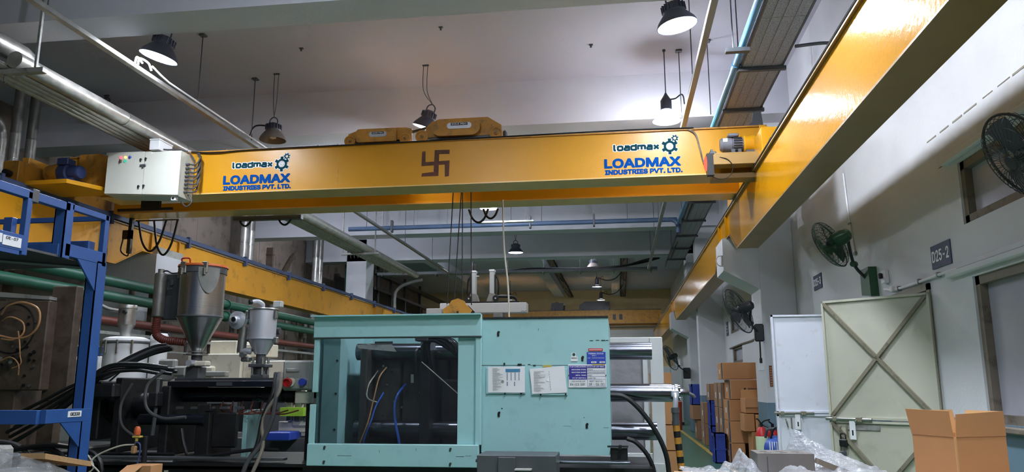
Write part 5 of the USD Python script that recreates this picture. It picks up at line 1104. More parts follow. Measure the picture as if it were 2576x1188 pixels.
part(t, 'drum_motor', lathe_on((-4.6, 5.7, .85), (0, -1, 0), [(0, 0), (.1, 0), (.12, .05), (.1, .2), (.05, .23), (0, .23)], 18), M_gblack)
part(t, 'valve', join([box(-4.45, -4.3, 5.6, 5.75, .7, .82, .02), cyl((-4.38, 5.6, .76), (-4.38, 5.5, .76), .05, 12)]), M_black)
# stainless hopper dryer on the barrel throat
t = thing('hopper_dryer', 'large stainless hopper dryer with orange lid above the black injection unit', 'hopper', (-3.98, 7.0, 1.57))
c = (-3.99, 7.0)
part(t, 'body', lathe((*c, 0), [(.05, 1.83), (.205, 2.135), (.21, 2.14), (.21, 2.62), (.205, 2.625), (0, 2.625)], 44), M_steel)
part(t, 'rim', lathe((*c, 0), [(.212, 2.56), (.222, 2.565), (.222, 2.62), (.212, 2.625)], 44), M_dsteel)
part(t, 'lid', lathe((*c, 0), [(.228, 2.622), (.232, 2.628), (.228, 2.645), (.12, 2.655), (0, 2.657)], 44), M_orange)
part(t, 'seam_band', lathe((*c, 0), [(.211, 2.14), (.214, 2.145), (.214, 2.155), (.211, 2.16)], 44), M_dsteel)
for a in (-1.95, -1.0, -3.1):
    part(t, 'clamp', join([box(c[0] + .225 * math.cos(a) - .03, c[0] + .225 * math.cos(a) + .03, c[1] + .225 * math.sin(a) - .012, c[1] + .225 * math.sin(a) + .012, 2.55, 2.66, .006), box(c[0] + .24 * math.cos(a) - .012, c[0] + .24 * math.cos(a) + .012, c[1] + .24 * math.sin(a) - .02, c[1] + .24 * math.sin(a) + .005, 2.53, 2.6, .004)]), M_galv)
part(t, 'lid_handle', tube([(-4.1, 6.82, 2.65), (-4.1, 6.8, 2.69), (-4.02, 6.79, 2.69), (-4.02, 6.81, 2.65)], .008, 6), M_red)
ang = np.linspace(-1.25, -.35, 10)
cl = np.array([[(c[0] + .226 * math.cos(a), c[1] + .226 * math.sin(a), z) for z in np.linspace(2.55 - .17 * math.sin((a + 1.25) / .9 * PI) ** .7 - .02, 2.605, 6)] for a in ang])
ci = np.array([[i * 6 + j, (i + 1) * 6 + j, (i + 1) * 6 + j + 1, i * 6 + j + 1] for i in range(9) for j in range(5)])
cs = trimesh.Trimesh(cl.reshape(-1, 3), np.vstack([ci[:, [0, 1, 2]], ci[:, [0, 2, 3]]]), process=False)
part(t, 'filter_cloth', join([cs, shift(cs, (.006, -.006, 0))]), M_cloth)
part(t, 'throat', join([lathe((*c, 0), [(.05, 1.60), (.05, 1.84)], 20), box(-4.06, -3.92, 6.93, 7.07, 1.56, 1.68, .01)]), M_dsteel)
part(t, 'flange', join([lathe((*c, 0), [(0, 1.785), (.1, 1.785), (.1, 1.80), (0, 1.80)], 24), lathe((*c, 0), [(0, 1.81), (.085, 1.81), (.085, 1.825), (0, 1.825)], 24)]), M_galv)
part(t, 'slide_valve', cyl((-3.98, 6.96, 1.71), (-3.98, 6.84, 1.71), .03, 14), M_alu)
part(t, 'side_block', box(-3.96, -3.84, 6.9, 7.0, 1.68, 1.73, .01), M_cream)
t2 = thing('hot_air_blower', 'tall cylindrical hot air blower left of the stainless hopper', 'blower', (-4.38, 7.02, 1.9))
part(t2, 'heater_tube', lathe((-4.41, 6.97, 0), [(0, 2.15), (.045, 2.15), (.055, 2.16), (.055, 2.57), (.05, 2.58), (.03, 2.58), (.03, 2.62), (0, 2.62)], 24), M_clad)
part(t2, 'control_housing', box(-4.46, -4.22, 7.02, 7.2, 2.13, 2.585, .01), M_dsteel)
part(t2, 'cable', tube([(-4.39, 6.97, 2.60), (-4.34, 6.96, 2.60), (-4.3, 6.98, 2.58), (-4.24, 7.0, 2.585)], .008, 6), M_rubber)
part(t2, 'latch', join([box(-4.33, -4.30, 7.0, 7.02, 2.46, 2.52, .004), tube([(-4.35, 7.0, 2.44), (-4.33, 6.99, 2.42), (-4.3, 7.0, 2.43)], .006, 5)]), M_dsteel)
n_ = 46
pp = spline([(-4.41, 6.97, 2.15), (-4.41, 6.96, 2.06), (-4.39, 6.95, 1.98), (-4.3, 6.94, 1.93), (-4.2, 6.95, 1.92), (-4.10, 6.97, 1.91)], 10)
part(t2, 'air_hose', tube(pp, [.036 + .005 * (k % 2) for k in range(len(pp))], 12, raw=True), M_rpipe, 'ribbed red-brown hose')
# cast aluminium hopper dryer
t = thing('hopper_dryer', 'small cast aluminium hopper dryer with round blower, right of the stainless one', 'hopper', (-3.33, 7.0, 1.57))
c = (-3.345, 7.0)
part(t, 'body', lathe((*c, 0), [(.125, 1.94), (.128, 2.20), (.12, 2.215), (0, 2.22)], 36), M_alu)
part(t, 'lid', lathe((*c, 0), [(.135, 2.205), (.14, 2.212), (.135, 2.222), (0, 2.228)], 36), M_galv)
part(t, 'cone', lathe((*c, 0), [(.06, 1.79), (.062, 1.80), (.128, 1.925), (.142, 1.93), (.142, 1.942), (.128, 1.945)], 36), M_alu)
part(t, 'clamp', join([box(c[0] + .12, c[0] + .15, 6.95, 7.0, 2.12, 2.2, .006), box(c[0] + .13, c[0] + .17, 6.95, 7.0, 1.89, 1.95, .008), box(c[0] - .15, c[0] - .12, 6.93, 6.98, 2.12, 2.2, .006)]), M_galv)
part(t, 'inlet_elbow', tube([(-3.34, 6.97, 2.22), (-3.34, 6.96, 2.26), (-3.37, 6.92, 2.285), (-3.41, 6.88, 2.275)], .02, 12), M_alu)
part(t, 'inlet_mouth', cyl((-3.41, 6.88, 2.275), (-3.425, 6.862, 2.271), .024, 14), M_rubber)
part(t, 'gauge_box', box(-3.28, -3.20, 7.05, 7.12, 2.24, 2.30, .006), M_grey)
part(t, 'blower', lathe_on((-3.57, 6.92, 2.11), (-.1, -1, 0), [(0, -.07), (.07, -.07), (.085, -.03), (.085, 0), (.06, .012), (.042, .014), (.04, .05), (.028, .06), (.022, .045), (0, .045)], 32), M_alu)
part(t, 'blower_eye', cyl((-3.576, 6.868, 2.11), (-3.578, 6.86, 2.11), .02, 14), M_rubber)
part(t, 'duct', cyl((-3.52, 6.97, 2.05), (-3.53, 6.97, 1.81), .042, 20), M_galv)
part(t, 'duct_elbow', tube([(-3.53, 6.97, 1.83), (-3.51, 6.96, 1.815), (-3.47, 6.96, 1.82), (-3.43, 6.97, 1.82)], .03, 12), M_alu)
part(t, 'throat', join([cyl((*c, 1.57), (*c, 1.80), .045, 18), box(-3.43, -3.26, 6.92, 7.08, 1.67, 1.70, .005), box(-3.41, -3.28, 6.94, 7.06, 1.57, 1.60, .005)]), M_dsteel)
part(t, 'bolt', join([cyl((c[0] + .07 * math.cos(a), 7 + .07 * math.sin(a), 1.6), (c[0] + .07 * math.cos(a), 7 + .07 * math.sin(a), 1.76), .012, 8) for a in (.6, 2.2, 3.8, 5.4)]), M_galv)
part(t, 'valve', join([box(-3.50, -3.42, 6.9, 6.98, 1.72, 1.77, .01), cyl((-3.46, 6.9, 1.78), (-3.46, 6.84, 1.78), .025, 12)]), M_galv)
# cream machine of the next row
t = thing('moulding_machine', 'cream injection machine of the next row behind the black injection unit', 'machine', (-4.2, 8.6, 0))
part(t, 'cover', box(-4.9, -4.25, 8.4, 8.9, 1.55, 1.86, .01), M_cream); part(t, 'cover', box(-4.75, -4.42, 8.6, 8.95, 1.85, 2.02, .01), M_cream); part(t, 'cover', box(-4.40, -4.06, 8.6, 8.95, 1.83, 1.98, .01), M_cream)
part(t, 'cover', box(-4.25, -3.6, 8.45, 8.9, 1.5, 1.78, .01), M_cream)
part(t, 'vent', box(-4.27, -4.19, 8.59, 8.6, 1.89, 1.92), M_black)
part(t, 'carriage', join([box(-5.4, -3.3, 8.3, 9.0, 1.42, 1.55, .01), box(-4.75, -4.55, 8.35, 8.5, 1.55, 1.72, .02), box(-4.08, -3.96, 8.35, 8.42, 1.58, 1.72, .01)]), M_cream)
parts(t, 'guard_block', [box(-4.6, -4.35, 8.25, 8.35, 1.60, 1.66, .01), box(-5.2, -5.0, 8.3, 8.4, 1.55, 1.8, .02), box(-4.95, -4.8, 8.2, 8.4, 1.6, 1.72, .02)], M_dust)
part(t, 'knob_block', join([box(-4.08, -3.9, 8.3, 8.4, 1.62, 1.74, .02), cyl((-4.0, 8.3, 1.68), (-4.0, 8.25, 1.68), .04, 12)]), M_black)
parts(t, 'valve', [box(-3.6 + k * .1, -3.53 + k * .1, 8.2, 8.5, 1.12, 1.45 - .05 * (k % 2), .01) for k in range(5)], M_galv)
part(t, 'valve_bank', join([box(-3.7, -3.0, 8.25, 8.6, 1.0, 1.12, .01), box(-3.55, -3.35, 8.22, 8.5, 1.05, 1.3, .03)]), M_cream)
part(t, 'drip_pan', box(-3.72, -3.45, 8.0, 8.3, .93, 1.02, .01), M_crate)
part(t, 'green_panel', box(-3.62, -3.36, 8.1, 8.2, 1.18, 1.27), mat('lime_green_panel', (150, 190, 60), .5))
part(t, 'base', box(-5.6, -2.6, 8.2, 9.2, 0, .95, .01), M_dsteel)
part(t, 'mould_clamp', box(-3.0, -2.55, 8.3, 9.0, .95, 1.9, .02), M_black)
part(t, 'motor', lathe_on((-3.1, 8.4, 2.05), (1, 0, 0), [(0, 0), (.1, .02), (.13, .08), (.13, .3), (0, .32)], 18), M_mblue)
t = thing('vacuum_loader', 'white clamped material drum with small stainless receiver on top', 'drum', (-6.25, 9.2, 0))
c = (-6.25, 9.25)
part(t, 'drum', lathe((*c, 0), [(0, .9), (.26, .9), (.262, 2.06), (.255, 2.07), (0, 2.08)], 40), M_white)
part(t, 'lid', lathe((*c, 0), [(.27, 2.055), (.275, 2.065), (.27, 2.09), (.2, 2.115), (0, 2.12)], 40), M_white)
part(t, 'rim', lathe((*c, 0), [(.272, 2.03), (.278, 2.035), (.278, 2.05), (.272, 2.055)], 40), M_dsteel)
for a in (-2.6, -1.95, -1.35, -.75):
    part(t, 'clamp', join([box(c[0] + .285 * math.cos(a) - .015, c[0] + .285 * math.cos(a) + .015, c[1] + .285 * math.sin(a) - .01, c[1] + .285 * math.sin(a) + .01, 1.9, 2.07, .005)]), M_galv)
part(t, 'receiver', lathe((-6.24, 9.2, 0), [(.06, 2.12), (.075, 2.2), (.10, 2.26), (.105, 2.27), (.105, 2.47), (.115, 2.475), (.115, 2.50), (.11, 2.52), (0, 2.525)], 30), M_galv)
part(t, 'inlet', tube([(-6.3, 9.1, 2.44), (-6.4, 9.05, 2.46), (-6.48, 9.02, 2.50)], .025, 10), M_clad)
part(t, 'side_port', cyl((-6.2, 9.1, 2.42), (-6.19, 9.05, 2.42), .022, 12), M_rubber)
part(t, 'filter_canister', lathe((-5.83, 9.3, 0), [(0, .9), (.105, .9), (.105, 2.06), (.11, 2.07), (.11, 2.12), (.09, 2.16), (0, 2.165)], 26), M_white)
part(t, 'stand', box(-6.6, -5.7, 8.9, 9.6, 0, .9, .01), M_dsteel)
part(t, 'cable', tube([(-5.83, 9.15, 1.95), (-6.0, 8.95, 1.75), (-6.2, 8.9, 1.55)], .012, 6), M_rubber)
for k, (x, y, w, h, d_, lab) in enumerate(((-7.1, 9.6, .5, 1.9, .6, 'blue-topped white cabinet seen between the blue post and the brown press'), (-6.2, 11.5, .8, 1.4, .8, 'dark control cabinet in the gloom behind the white drum'), (-7.6, 12.5, .7, 1.7, .7, 'dark machine block below the green pipes, left'), (-5.3, 12.2, 1.0, 1.6, .8, 'dark machine block behind the stainless hopper'), (-3.9, 11.5, 1.1, 1.55, .8, 'dark machine block behind the aluminium hopper'))):
    q = thing('machine_cabinet', lab, 'cabinet', (x, y, 0))
    part(q, 'body', box(x - w / 2, x + w / 2, y, y + d_, 0, h, .02), M_white if k == 0 else M_black)
    part(q, 'top', box(x - w / 2, x + w / 2, y, y + d_, h, h + .12, .01), M_bframe if k == 0 else M_dsteel)
    part(q, 'panel_door', box(x - w / 2 + .03, x + w / 2 - .03, y - .012, y, .1, h - .05, .004), M_dust if k == 0 else M_dsteel)

# ================================================================== RIGHT SIDE
# doors: two leaves of the doorway standing open into the hall
def leaf(name, base, dirv, braced, matl, label):
    """A door leaf: u runs along the leaf from its hinge side, faces the viewer."""
    th = .035
    dirv = np.array(dirv, float) / np.linalg.norm(dirv); nv = np.array([-dirv[1], dirv[0]])
    if nv[1] > 0: nv = -nv
    L, H, Hm = (1.03, 2.33, 1.17)
    def W(m):                                           # local (u, n towards the viewer, z) -> world
        v = m.vertices; m = m.copy(); q = np.array(base)[None, :] + v[:, :1] * dirv + v[:, 1:2] * nv
        m.vertices = np.column_stack([q, v[:, 2]])
        if dirv[0] * nv[1] - dirv[1] * nv[0] < 0: m.invert()
        return m
    t = struct(name, W(box(0, L, 0, th, .02, Hm - .012, .003)), matl, label=label)
    def P(n, m, ma): struct(n, W(m), ma, t)
    P('panel', box(0, L, 0, th, Hm, H, .003), matl)
    fr = M_doorbar if braced else matl
    f0 = th
    for z0, z1 in ((Hm, H), (.02, Hm - .012)):
        P('frame_bar', join([box(0, .022, f0, f0 + .022, z0, z1), box(L - .022, L, f0, f0 + .022, z0, z1), box(0, L, f0, f0 + .022, z1 - .022, z1), box(0, L, f0, f0 + .022, z0, z0 + .022)]), matl)
        if braced:
            d_ = .022
            P('brace', prism([(0.02, z0 + .02), (.02 + d_, z0 + .02), (L - .02, z1 - .02 - d_), (L - .02, z1 - .02), (L - .02 - d_, z1 - .02), (.02, z0 + .02 + d_)], 'xz', f0, f0 + .035), M_doorbar)
            P('brace', prism([(0.02, z1 - .02), (.02 + d_, z1 - .02), (L - .02, z0 + .02 + d_), (L - .02, z0 + .02), (L - .02 - d_, z0 + .02), (.02, z1 - .02 - d_)], 'xz', f0, f0 + .035), M_doorbar)
    f1 = f0 + .03
    P('bolt', join([cyl((L - .42, f1, Hm + .0), (L + .03, f1, Hm + .0), .016, 12), cyl((L - .28, f1, Hm), (L - .28, f1 + .05, Hm - .02), .008, 8)]), M_galv)
    P('bolt_guide', join([box(L - .30 - .03, L - .30 + .03, f0, f1 + .018, Hm - .022, Hm + .022, .004), box(L - .08, L - .04, f0, f1 + .018, Hm - .022, Hm + .022, .004)]), M_doorbar)
    P('hasp', join([box(L - .26, L - .20, f1 + .0, f1 + .008, Hm - .19, Hm - .01, .003)]), M_white)
    P('hasp_slot', box(L - .237, L - .223, f1 + .0078, f1 + .0085, Hm - .15, Hm - .10), M_rubber)
    P('staple', join([tube([(L - .1, f0, Hm - .07), (L - .1, f0 + .04, Hm - .09), (L - .12, f0 + .02, Hm - .16)], .006, 6), box(L - .17, L - .155, f0, f0 + .02, Hm - .17, Hm - .05)]), M_doorbar)
    if braced:
        P('padlock', join([box(L - .17, L - .09, f0 + .02, f0 + .05, Hm - .26, Hm - .19, .008), tube([(L - .155, f0 + .035, Hm - .19), (L - .15, f0 + .035, Hm - .14), (L - .11, f0 + .035, Hm - .14), (L - .105, f0 + .035, Hm - .19)], .007, 6)]), M_rubber)
        P('padlock', join([box(L - .15, L - .08, f0 + .015, f0 + .04, Hm - .38, Hm - .30, .01), tube([(L - .135, f0 + .03, Hm - .3), (L - .13, f0 + .03, Hm - .25), (L - .1, f0 + .03, Hm - .25), (L - .095, f0 + .03, Hm - .3)], .006, 6)]), M_dsteel)
        P('bolt_plate', box(L - .48, L - .16, f0, f0 + .012, Hm - .10, Hm - .05, .003), M_dust)
    return t
leaf('door_1', (WX, 9.80), (-1, 0), False, M_doorw, 'white steel door leaf standing open beside the column')
leaf('door_2', (2.855, 7.57), (-.745, .64), True, M_doorg, 'grey-green steel door leaf with crossed braces standing open')
struct('trim_5', join([box(WX - .02, WX + .02, DOOR[0] - .06, DOOR[0], 0, 2.42), box(WX - .02, WX + .02, DOOR[1], DOOR[1] + .06, 0, 2.42), box(WX - .02, WX + .02, DOOR[0] - .06, DOOR[1] + .06, 2.36, 2.42)]), M_doorbar)
# signs on the right wall
def wall_sign(label, yc, zc, w, h, s):
    o = thing('wall_sign', label, 'sign', (WX, yc, zc), group='signs on the right wall')
    part(o, 'plate', to_right_wall(box(-w / 2, w / 2, -.012, 0, -h / 2, h / 2, .002), WX, yc, zc), M_navy)
    if s:
        part(o, 'lettering', to_right_wall(text(s, -w * .43, w * .43, -h * .24, h * .26, -.0125, depth=.003), WX, yc, zc), M_lwhite)
    else:
        parts(o, 'printed_line', [to_right_wall(box(-w * .3, w * .3, -.0145, -.0125, z - .02, z + .02), WX, yc, zc) for z in (-.08, 0, .08)], M_lgrey)
wall_sign('navy bay sign reading D25-2 above the right door', 7.24, 2.63, .42, .21, 'D25-2')
wall_sign('navy bay sign reading D25-3 left of the green wall fan', 11.55, 2.95, .45, .21, 'D25-3')
wall_sign('tiny grey sign on the far right wall beside the small window', 21.2, 2.95, .35, .36, '')
o = thing('column_notice', 'narrow brown notice strip fixed on the front of the right column', 'sign', (2.42, 12.975, 1.52))
part(o, 'plate', box(2.36, 2.405, 12.968, 12.979, 1.47, 1.80, .002), mat('brown_notice', (120, 62, 44), .5))
part(o, 'printed_lines', join([box(2.368, 2.397, 12.9655, 12.968, 1.49 + k * .038, 1.505 + k * .038) for k in range(8)]), M_card)
o = thing('switch_conduit', 'vertical white conduit with switch on the right wall above the doors', 'conduit', (2.85, 9.75, 3.0))
part(o, 'conduit', tube([(2.845, 9.87, 4.1), (2.845, 9.8, 3.5), (2.845, 9.68, 3.04)], .012, 8, raw=True), M_white)
part(o, 'saddle', join([box(2.83, 2.86, 9.76, 9.82, 3.43, 3.45, .003), box(2.83, 2.86, 9.64, 9.72, 3.03, 3.07, .003)]), M_dust)
o = thing('wall_conduit', 'slanting white cable conduit along the right wall under the bay sign', 'conduit', (2.84, 7.8, 2.45))
part(o, 'conduit', tube([(2.84, 8.75, 2.505), (2.84, 8.45, 2.465), (2.84, 7.9, 2.455), (2.84, 7.2, 2.46), (2.84, 6.9, 2.455)], .014, 8), M_white)
part(o, 'clamp', join([box(2.82, 2.86, y, y + .02, 2.435, 2.485, .003) for y in (8.3, 7.75, 7.3)]), M_galv)
part(o, 'elbow_box', box(2.80, 2.86, 8.4, 8.48, 2.44, 2.50, .008), M_white)
o = thing('switch_box', 'small white switch box on the right wall next to the green fan bracket', 'switch', (2.84, 8.7, 2.55))
part(o, 'body', box(2.81, 2.86, 8.62, 8.74, 2.56, 2.70, .008), M_white)
part(o, 'plug', box(2.77, 2.81, 8.66, 8.71, 2.61, 2.67, .01), M_rubber)
# fans
def wall_fan(label, bracket, wallc, centre, n, R, green, arm_mid):
    """bracket: point on the wall or column, centre: middle of the guard, n: where it blows."""
    n = np.array(n, float); n /= np.linalg.norm(n); c = np.array(centre, float); b = np.array(bracket, float)
    t = thing('wall_fan', label, 'fan', b, group='wall fans along the right wall')
    g = M_fang if green else M_fank
    d, u, w = frame_of(n)
    part(t, 'wall_bracket', wallc, g)
    back = c - n * .22
    part(t, 'arm', tube([b, arm_mid, back - np.array([0, 0, .02])], .018, 10), M_fank)
    part(t, 'arm_joint', join([cyl(np.array(arm_mid) - .03 * u, np.array(arm_mid) + .03 * u, .035, 12)]), g)
    part(t, 'motor', lathe_on(c - n * .05, -n, [(0, -.02), (.075, -.02), (.085, .02), (.085, .13), (.065, .19), (.03, .21), (0, .21)], 22), g)
    wires = []
    for k in range(44):
        a = 2 * PI * k / 44; e = math.cos(a) * u + math.sin(a) * w; e2 = math.cos(a + .12) * u + math.sin(a + .12) * w
        wires.append(tube([c + n * .085 + e * R * .16, c + n * .08 + e * R * .5, c + n * .055 + e2 * R * .85, c + n * .01 + e2 * R], .0022, 3, 3))
    part(t, 'front_guard', join(wires + [ring(c + n * z, n, R * q, .0028, 40, 4) for q, z in ((.3, .085), (.55, .078), (.8, .062))]), M_fank)
    wires = []
    for k in range(36):
        a = 2 * PI * k / 36; e = math.cos(a) * u + math.sin(a) * w
        wires.append(tube([c - n * .085 + e * R * .2, c - n * .085 + e * R * .6, c - n * .05 + e * R * .92, c - n * .0 + e * R], .0022, 3, 3))
    part(t, 'rear_guard', join(wires + [ring(c - n * z, n, R * q, .0028, 40, 4) for q, z in ((.4, .085), (.75, .07))]), M_fank)
    part(t, 'guard_rim', ring(c, n, R, .009, 48, 6), g)
    part(t, 'badge', lathe_on(c + n * .083, n, [(0, 0), (R * .17, 0), (R * .15, .008), (0, .009)], 24), M_fank)
    for k in range(3):
        a = 2 * PI * k / 3 + .4
        rows_ = []
        for r_ in np.linspace(.14, .9, 7):
            for s in np.linspace(-.42, .42, 6):
                sw = s * (1.15 - .3 * r_) + .25 * r_
                e = math.cos(a + sw) * u + math.sin(a + sw) * w
                rows_.append(c + e * R * r_ + n * (.035 * s * 2 * (1.1 - .5 * r_)))
        v = np.array(rows_); f = []
        for i in range(6):
            for j in range(5):
                q = i * 6 + j
                f += [(q, q + 1, q + 7), (q, q + 7, q + 6)]
        m = trimesh.Trimesh(v, f, process=False)
        m2 = shift(m, -n * .003); m2.invert()
        part(t, 'blade', join([m, m2]), M_dsteel if not green else M_fang, smooth=60)
    part(t, 'hub', lathe_on(c - n * .03, n, [(0, 0), (R * .17, 0), (R * .17, .05), (R * .1, .07), (0, .075)], 20), M_fank)
    return t
wall_fan('dark green wall fan between the column and the right doors', (2.80, 9.15, 2.66), prism([(8.98, 2.46), (9.30, 2.50), (9.30, 2.79), (9.0, 2.79)], 'yz', 2.77, 2.859), (2.40, 9.05, 3.06), (-.72, .60, -.42), .285, True, (2.66, 9.12, 2.84))
wall_fan('big wire wall fan at the right edge in front of the high window', (2.84, 4.75, 2.72), box(2.78, 2.859, 4.65, 4.85, 2.60, 2.85, .02), (2.53, 5.05, 2.90), (-.85, -.05, -.5), .30, False, (2.70, 4.86, 2.78))
wall_fan('black wall fan on the front of the right column', (2.245, 12.95, 2.30), box(2.16, 2.305, 12.88, 12.978, 2.18, 2.46, .02), (1.86, 12.45, 2.63), (-.80, .5, -.38), .37, False, (2.08, 12.72, 2.46))
wall_fan('small dark wall fan far down the aisle', (2.18, 26.0, 1.9), box(2.05, 2.28, 26.1, 26.3, 1.7, 2.05, .02), (1.62, 25.6, 2.35), (-.85, -.3, -.4), .42, False, (1.9, 25.9, 2.1))
o = thing('fan_cable', 'grey cable with plug and switch hanging below the black column fan', 'cable', (2.2, 12.95, 1.5))
part(o, 'cable', tube([(2.24, 12.95, 2.2), (2.24, 12.96, 2.0), (2.235, 12.96, 1.86)], .012, 7), M_rubber)
part(o, 'plug', box(2.22, 2.26, 12.94, 12.975, 1.84, 1.92, .006), M_rubber)
part(o, 'socket_plate', box(2.20, 2.285, 12.955, 12.979, 1.72, 1.84, .005), M_white)
o = thing('wall_cable', 'grey cable looping along the recessed wall behind the black column fan', 'cable', (2.6, 18, 2.0))
part(o, 'cable', tube([(2.84, 20.8, 2.42), (2.84, 19, 2.44), (2.84, 17, 2.45), (2.84, 15.6, 2.62), (2.84, 15, 2.7)], .02, 6), M_frame)
part(o, 'socket_plate', box(2.82, 2.858, 14.9, 15.15, 2.30, 2.5, .005), M_white)
# cartons and blue crates along the aisle
def carton(label, x0, x1, y0, y1, z0, z1, group=None, dark=False, tape=True, openf=False, print_=False):
    o = thing('carton', label, 'cardboard box', ((x0 + x1) / 2, (y0 + y1) / 2, z0), group=group or 'cartons stacked by the aisle')
    ma = M_card2 if dark else M_card
    part(o, 'body', box(x0 + .004, x1 - .004, y0 + .004, y1 - .004, z0 + .003, z1 - .004, .006), ma)
    if tape:
        ym = y0 + .15 * (y1 - y0)
        part(o, 'tape', box(x0 - .002, x0 + .006, ym - .09, ym + .09, z0 + .02, z1 - .01), M_tape)
        part(o, 'paper_label', box(x0 - .0005, x0 + .006, y0 + .55 * (y1 - y0), y0 + .66 * (y1 - y0), z0 + .35 * (z1 - z0), z0 + .6 * (z1 - z0)), M_paper)
    if openf:
        part(o, 'flap', prism([(x0 + .02, z1 - .004), (x1 - .02, z1 - .004), (x1 - .025, z1 + .15), (x0 + .02, z1 + .15)], 'xz', y1 - .015, y1 - .01), M_cardin)
        part(o, 'flap', rotm(box(x0 + .01, x1 - .01, y0 + .004, y0 + .009, z1 - .17, z1 - .005), (1, 0, 0), -.18, (0, y0, z1)), ma)
    if print_:
        parts(o, 'printed_mark', [prism(Point(x0 + .27, z0 + .2).buffer(.02, 6), 'xz', y0 + .0015, y0 + .005), text('MANIKALITY. PE', x0 + .33, x1 - .02, z0 + .185, z0 + .215, y0 + .004, depth=.002)], M_ink)
    return o
S1 = [('floor', 0, .41), ('second from the floor', .41, .82), ('third from the floor', .82, 1.22)]
for nm, z0, z1 in S1:
    carton(f'taped carton at the front of the aisle stack, {nm}', 2.06, 2.32 if z0 < .4 else 2.42, 15.6, 16.45, z0, z1)
carton('wide printed carton near the top of the aisle stack', 2.10, 2.66, 15.62, 16.5, 1.223, 1.60, print_=True)
carton('topmost big carton of the aisle stack', 1.98, 2.66, 15.7, 16.5, 1.603, 1.93)
carton('tall dark carton standing between the stack and the column', 2.62, 2.83, 15.3, 15.6, 0, 1.75, dark=True, tape=False)
carton('lower open carton leaning at the right front of the aisle stack', 2.34, 2.60, 14.9, 15.4, 0, .66, tape=False)
carton('open carton in the middle right of the aisle stack', 2.22, 2.412, 14.95, 15.45, .663, .98, tape=False, openf=False)
carton('small open carton with pale raised flap, right front of the stack', 2.42, 2.63, 14.75, 15.25, .663, .97, tape=False, openf=True)
carton('open carton with pale raised flap, upper right front of the stack', 2.26, 2.60, 15.0, 15.58, .985, 1.26, tape=False, openf=True)
carton('dim carton low at the far end of the aisle stack', 2.10, 2.6, 22.6, 23.5, 0, .55, dark=True)
for k, (z0, z1, nm) in enumerate(((0, .5, 'bottom'), (.5, 1.03, 'middle'), (1.03, 1.55, 'top'))):
    carton(f'{nm} carton of the second column of the aisle stack', 2.06, 2.7, 16.55, 17.3, z0, z1, dark=True)
    carton(f'{nm} carton of the third column of the aisle stack', 2.08, 2.7, 17.4, 18.2, z0, z1, dark=True)
    carton(f'{nm} carton of the fourth column of the aisle stack', 2.10, 2.7, 19.05, 19.9, z0, z1 - .02, dark=True)
    if k:
        carton(f'{("", "lower", "upper")[k]} carton of the last column of the aisle stack', 2.10, 2.6, 20.6, 21.5, (k - 1) * .53, k * .53, dark=True)
def crate(label, x0, x1, y0, y1, z0, z1):
    o = thing('plastic_crate', label, 'plastic crate', ((x0 + x1) / 2, (y0 + y1) / 2, z0), group='blue crates by the aisle')
    part(o, 'body', join([box(x0, x1, y0, y1, z0, z0 + .02), box(x0, x0 + .02, y0, y1, z0, z1), box(x1 - .02, x1, y0, y1, z0, z1), box(x0, x1, y0, y0 + .02, z0, z1), box(x0, x1, y1 - .02, y1, z0, z1)]), M_crate)
    part(o, 'rim', join([box(x0 - .012, x1 + .012, y0 - .012, y0 + .02, z1 - .05, z1), box(x0 - .012, x0 + .02, y0 - .012, y1 + .012, z1 - .05, z1), box(x1 - .02, x1 + .012, y0 - .012, y1 + .012, z1 - .05, z1), box(x0 - .012, x1 + .012, y1 - .02, y1 + .012, z1 - .05, z1)]), M_crate)
    part(o, 'rib', join([box(x0 - .008, x0 + .004, y0 + k * (y1 - y0) / 4 - .012, y0 + k * (y1 - y0) / 4 + .012, z0, z1 - .04) for k in range(1, 4)] + [box(x0, x1, y0 - .008, y0, z0 + .45 * (z1 - z0), z0 + .5 * (z1 - z0))]), M_crate)
crate('blue plastic crate on the floor in front of the carton stack', 1.80, 2.02, 16.0, 16.5, 0.0, .56)
crate('lower blue plastic crate between the carton columns', 2.0, 2.6, 18.35, 18.9, 0, .58)
crate('upper blue plastic crate between the carton columns', 2.0, 2.6, 18.35, 18.9, .585, 1.15)
crate('blue plastic crate highest at the far end of the stack', 1.98, 2.5, 22.6, 23.3, .95, 1.52)
single('carton_stack_base', box(1.98, 2.6, 22.55, 23.5, .555, .945, .01), M_card2, 'dark carton under the highest blue crate at the far end of the stack', 'cardboard box')
single('orange_bin', join([lathe((1.88, 27.5, 0), [(0, 0), (.16, 0), (.19, .9), (.19, .93), (.16, .95), (0, .95)], 20)]), mat('orange_bin_plastic', (216, 84, 40), .5), 'orange bin far along the aisle beyond the cartons', 'bin')
single('bollard', lathe((1.80, 28.2, 0), [(0, 0), (.09, 0), (.07, .3), (.07, 1.45), (.05, 1.5), (0, 1.5)], 16), M_hoist, 'yellow and dark guard post far along the aisle', 'post')
o = thing('wall_cupboard', 'pale grey cupboard standing far along the aisle by the wall', 'cupboard', (1.9, 31, 0))
part(o, 'body', box(1.5, 2.4, 31, 31.6, 0.1, 2.2, .01), M_grey); part(o, 'door', box(1.53, 1.94, 30.98, 31, .15, 2.15, .004), M_grey); part(o, 'door', box(1.96, 2.37, 30.98, 31, .15, 2.15, .004), M_grey)
part(o, 'handle', box(1.92, 1.94, 30.95, 30.98, 1.3, 1.5, .005), M_rubber); part(o, 'plinth', box(1.5, 2.4, 31, 31.6, 0, .1), M_black)
for k, (z0, z1) in enumerate(((0, .42), (.425, .84), (.845, 1.27), (1.275, 1.71))):
    nm = ('bottom', 'second', 'third', 'top')[k]
    carton(f'{nm} carton of the stack on the left side of the aisle behind the striped pipe', .52, .935 - .02 * k, 13.6, 14.4, z0, z1, tape=False)
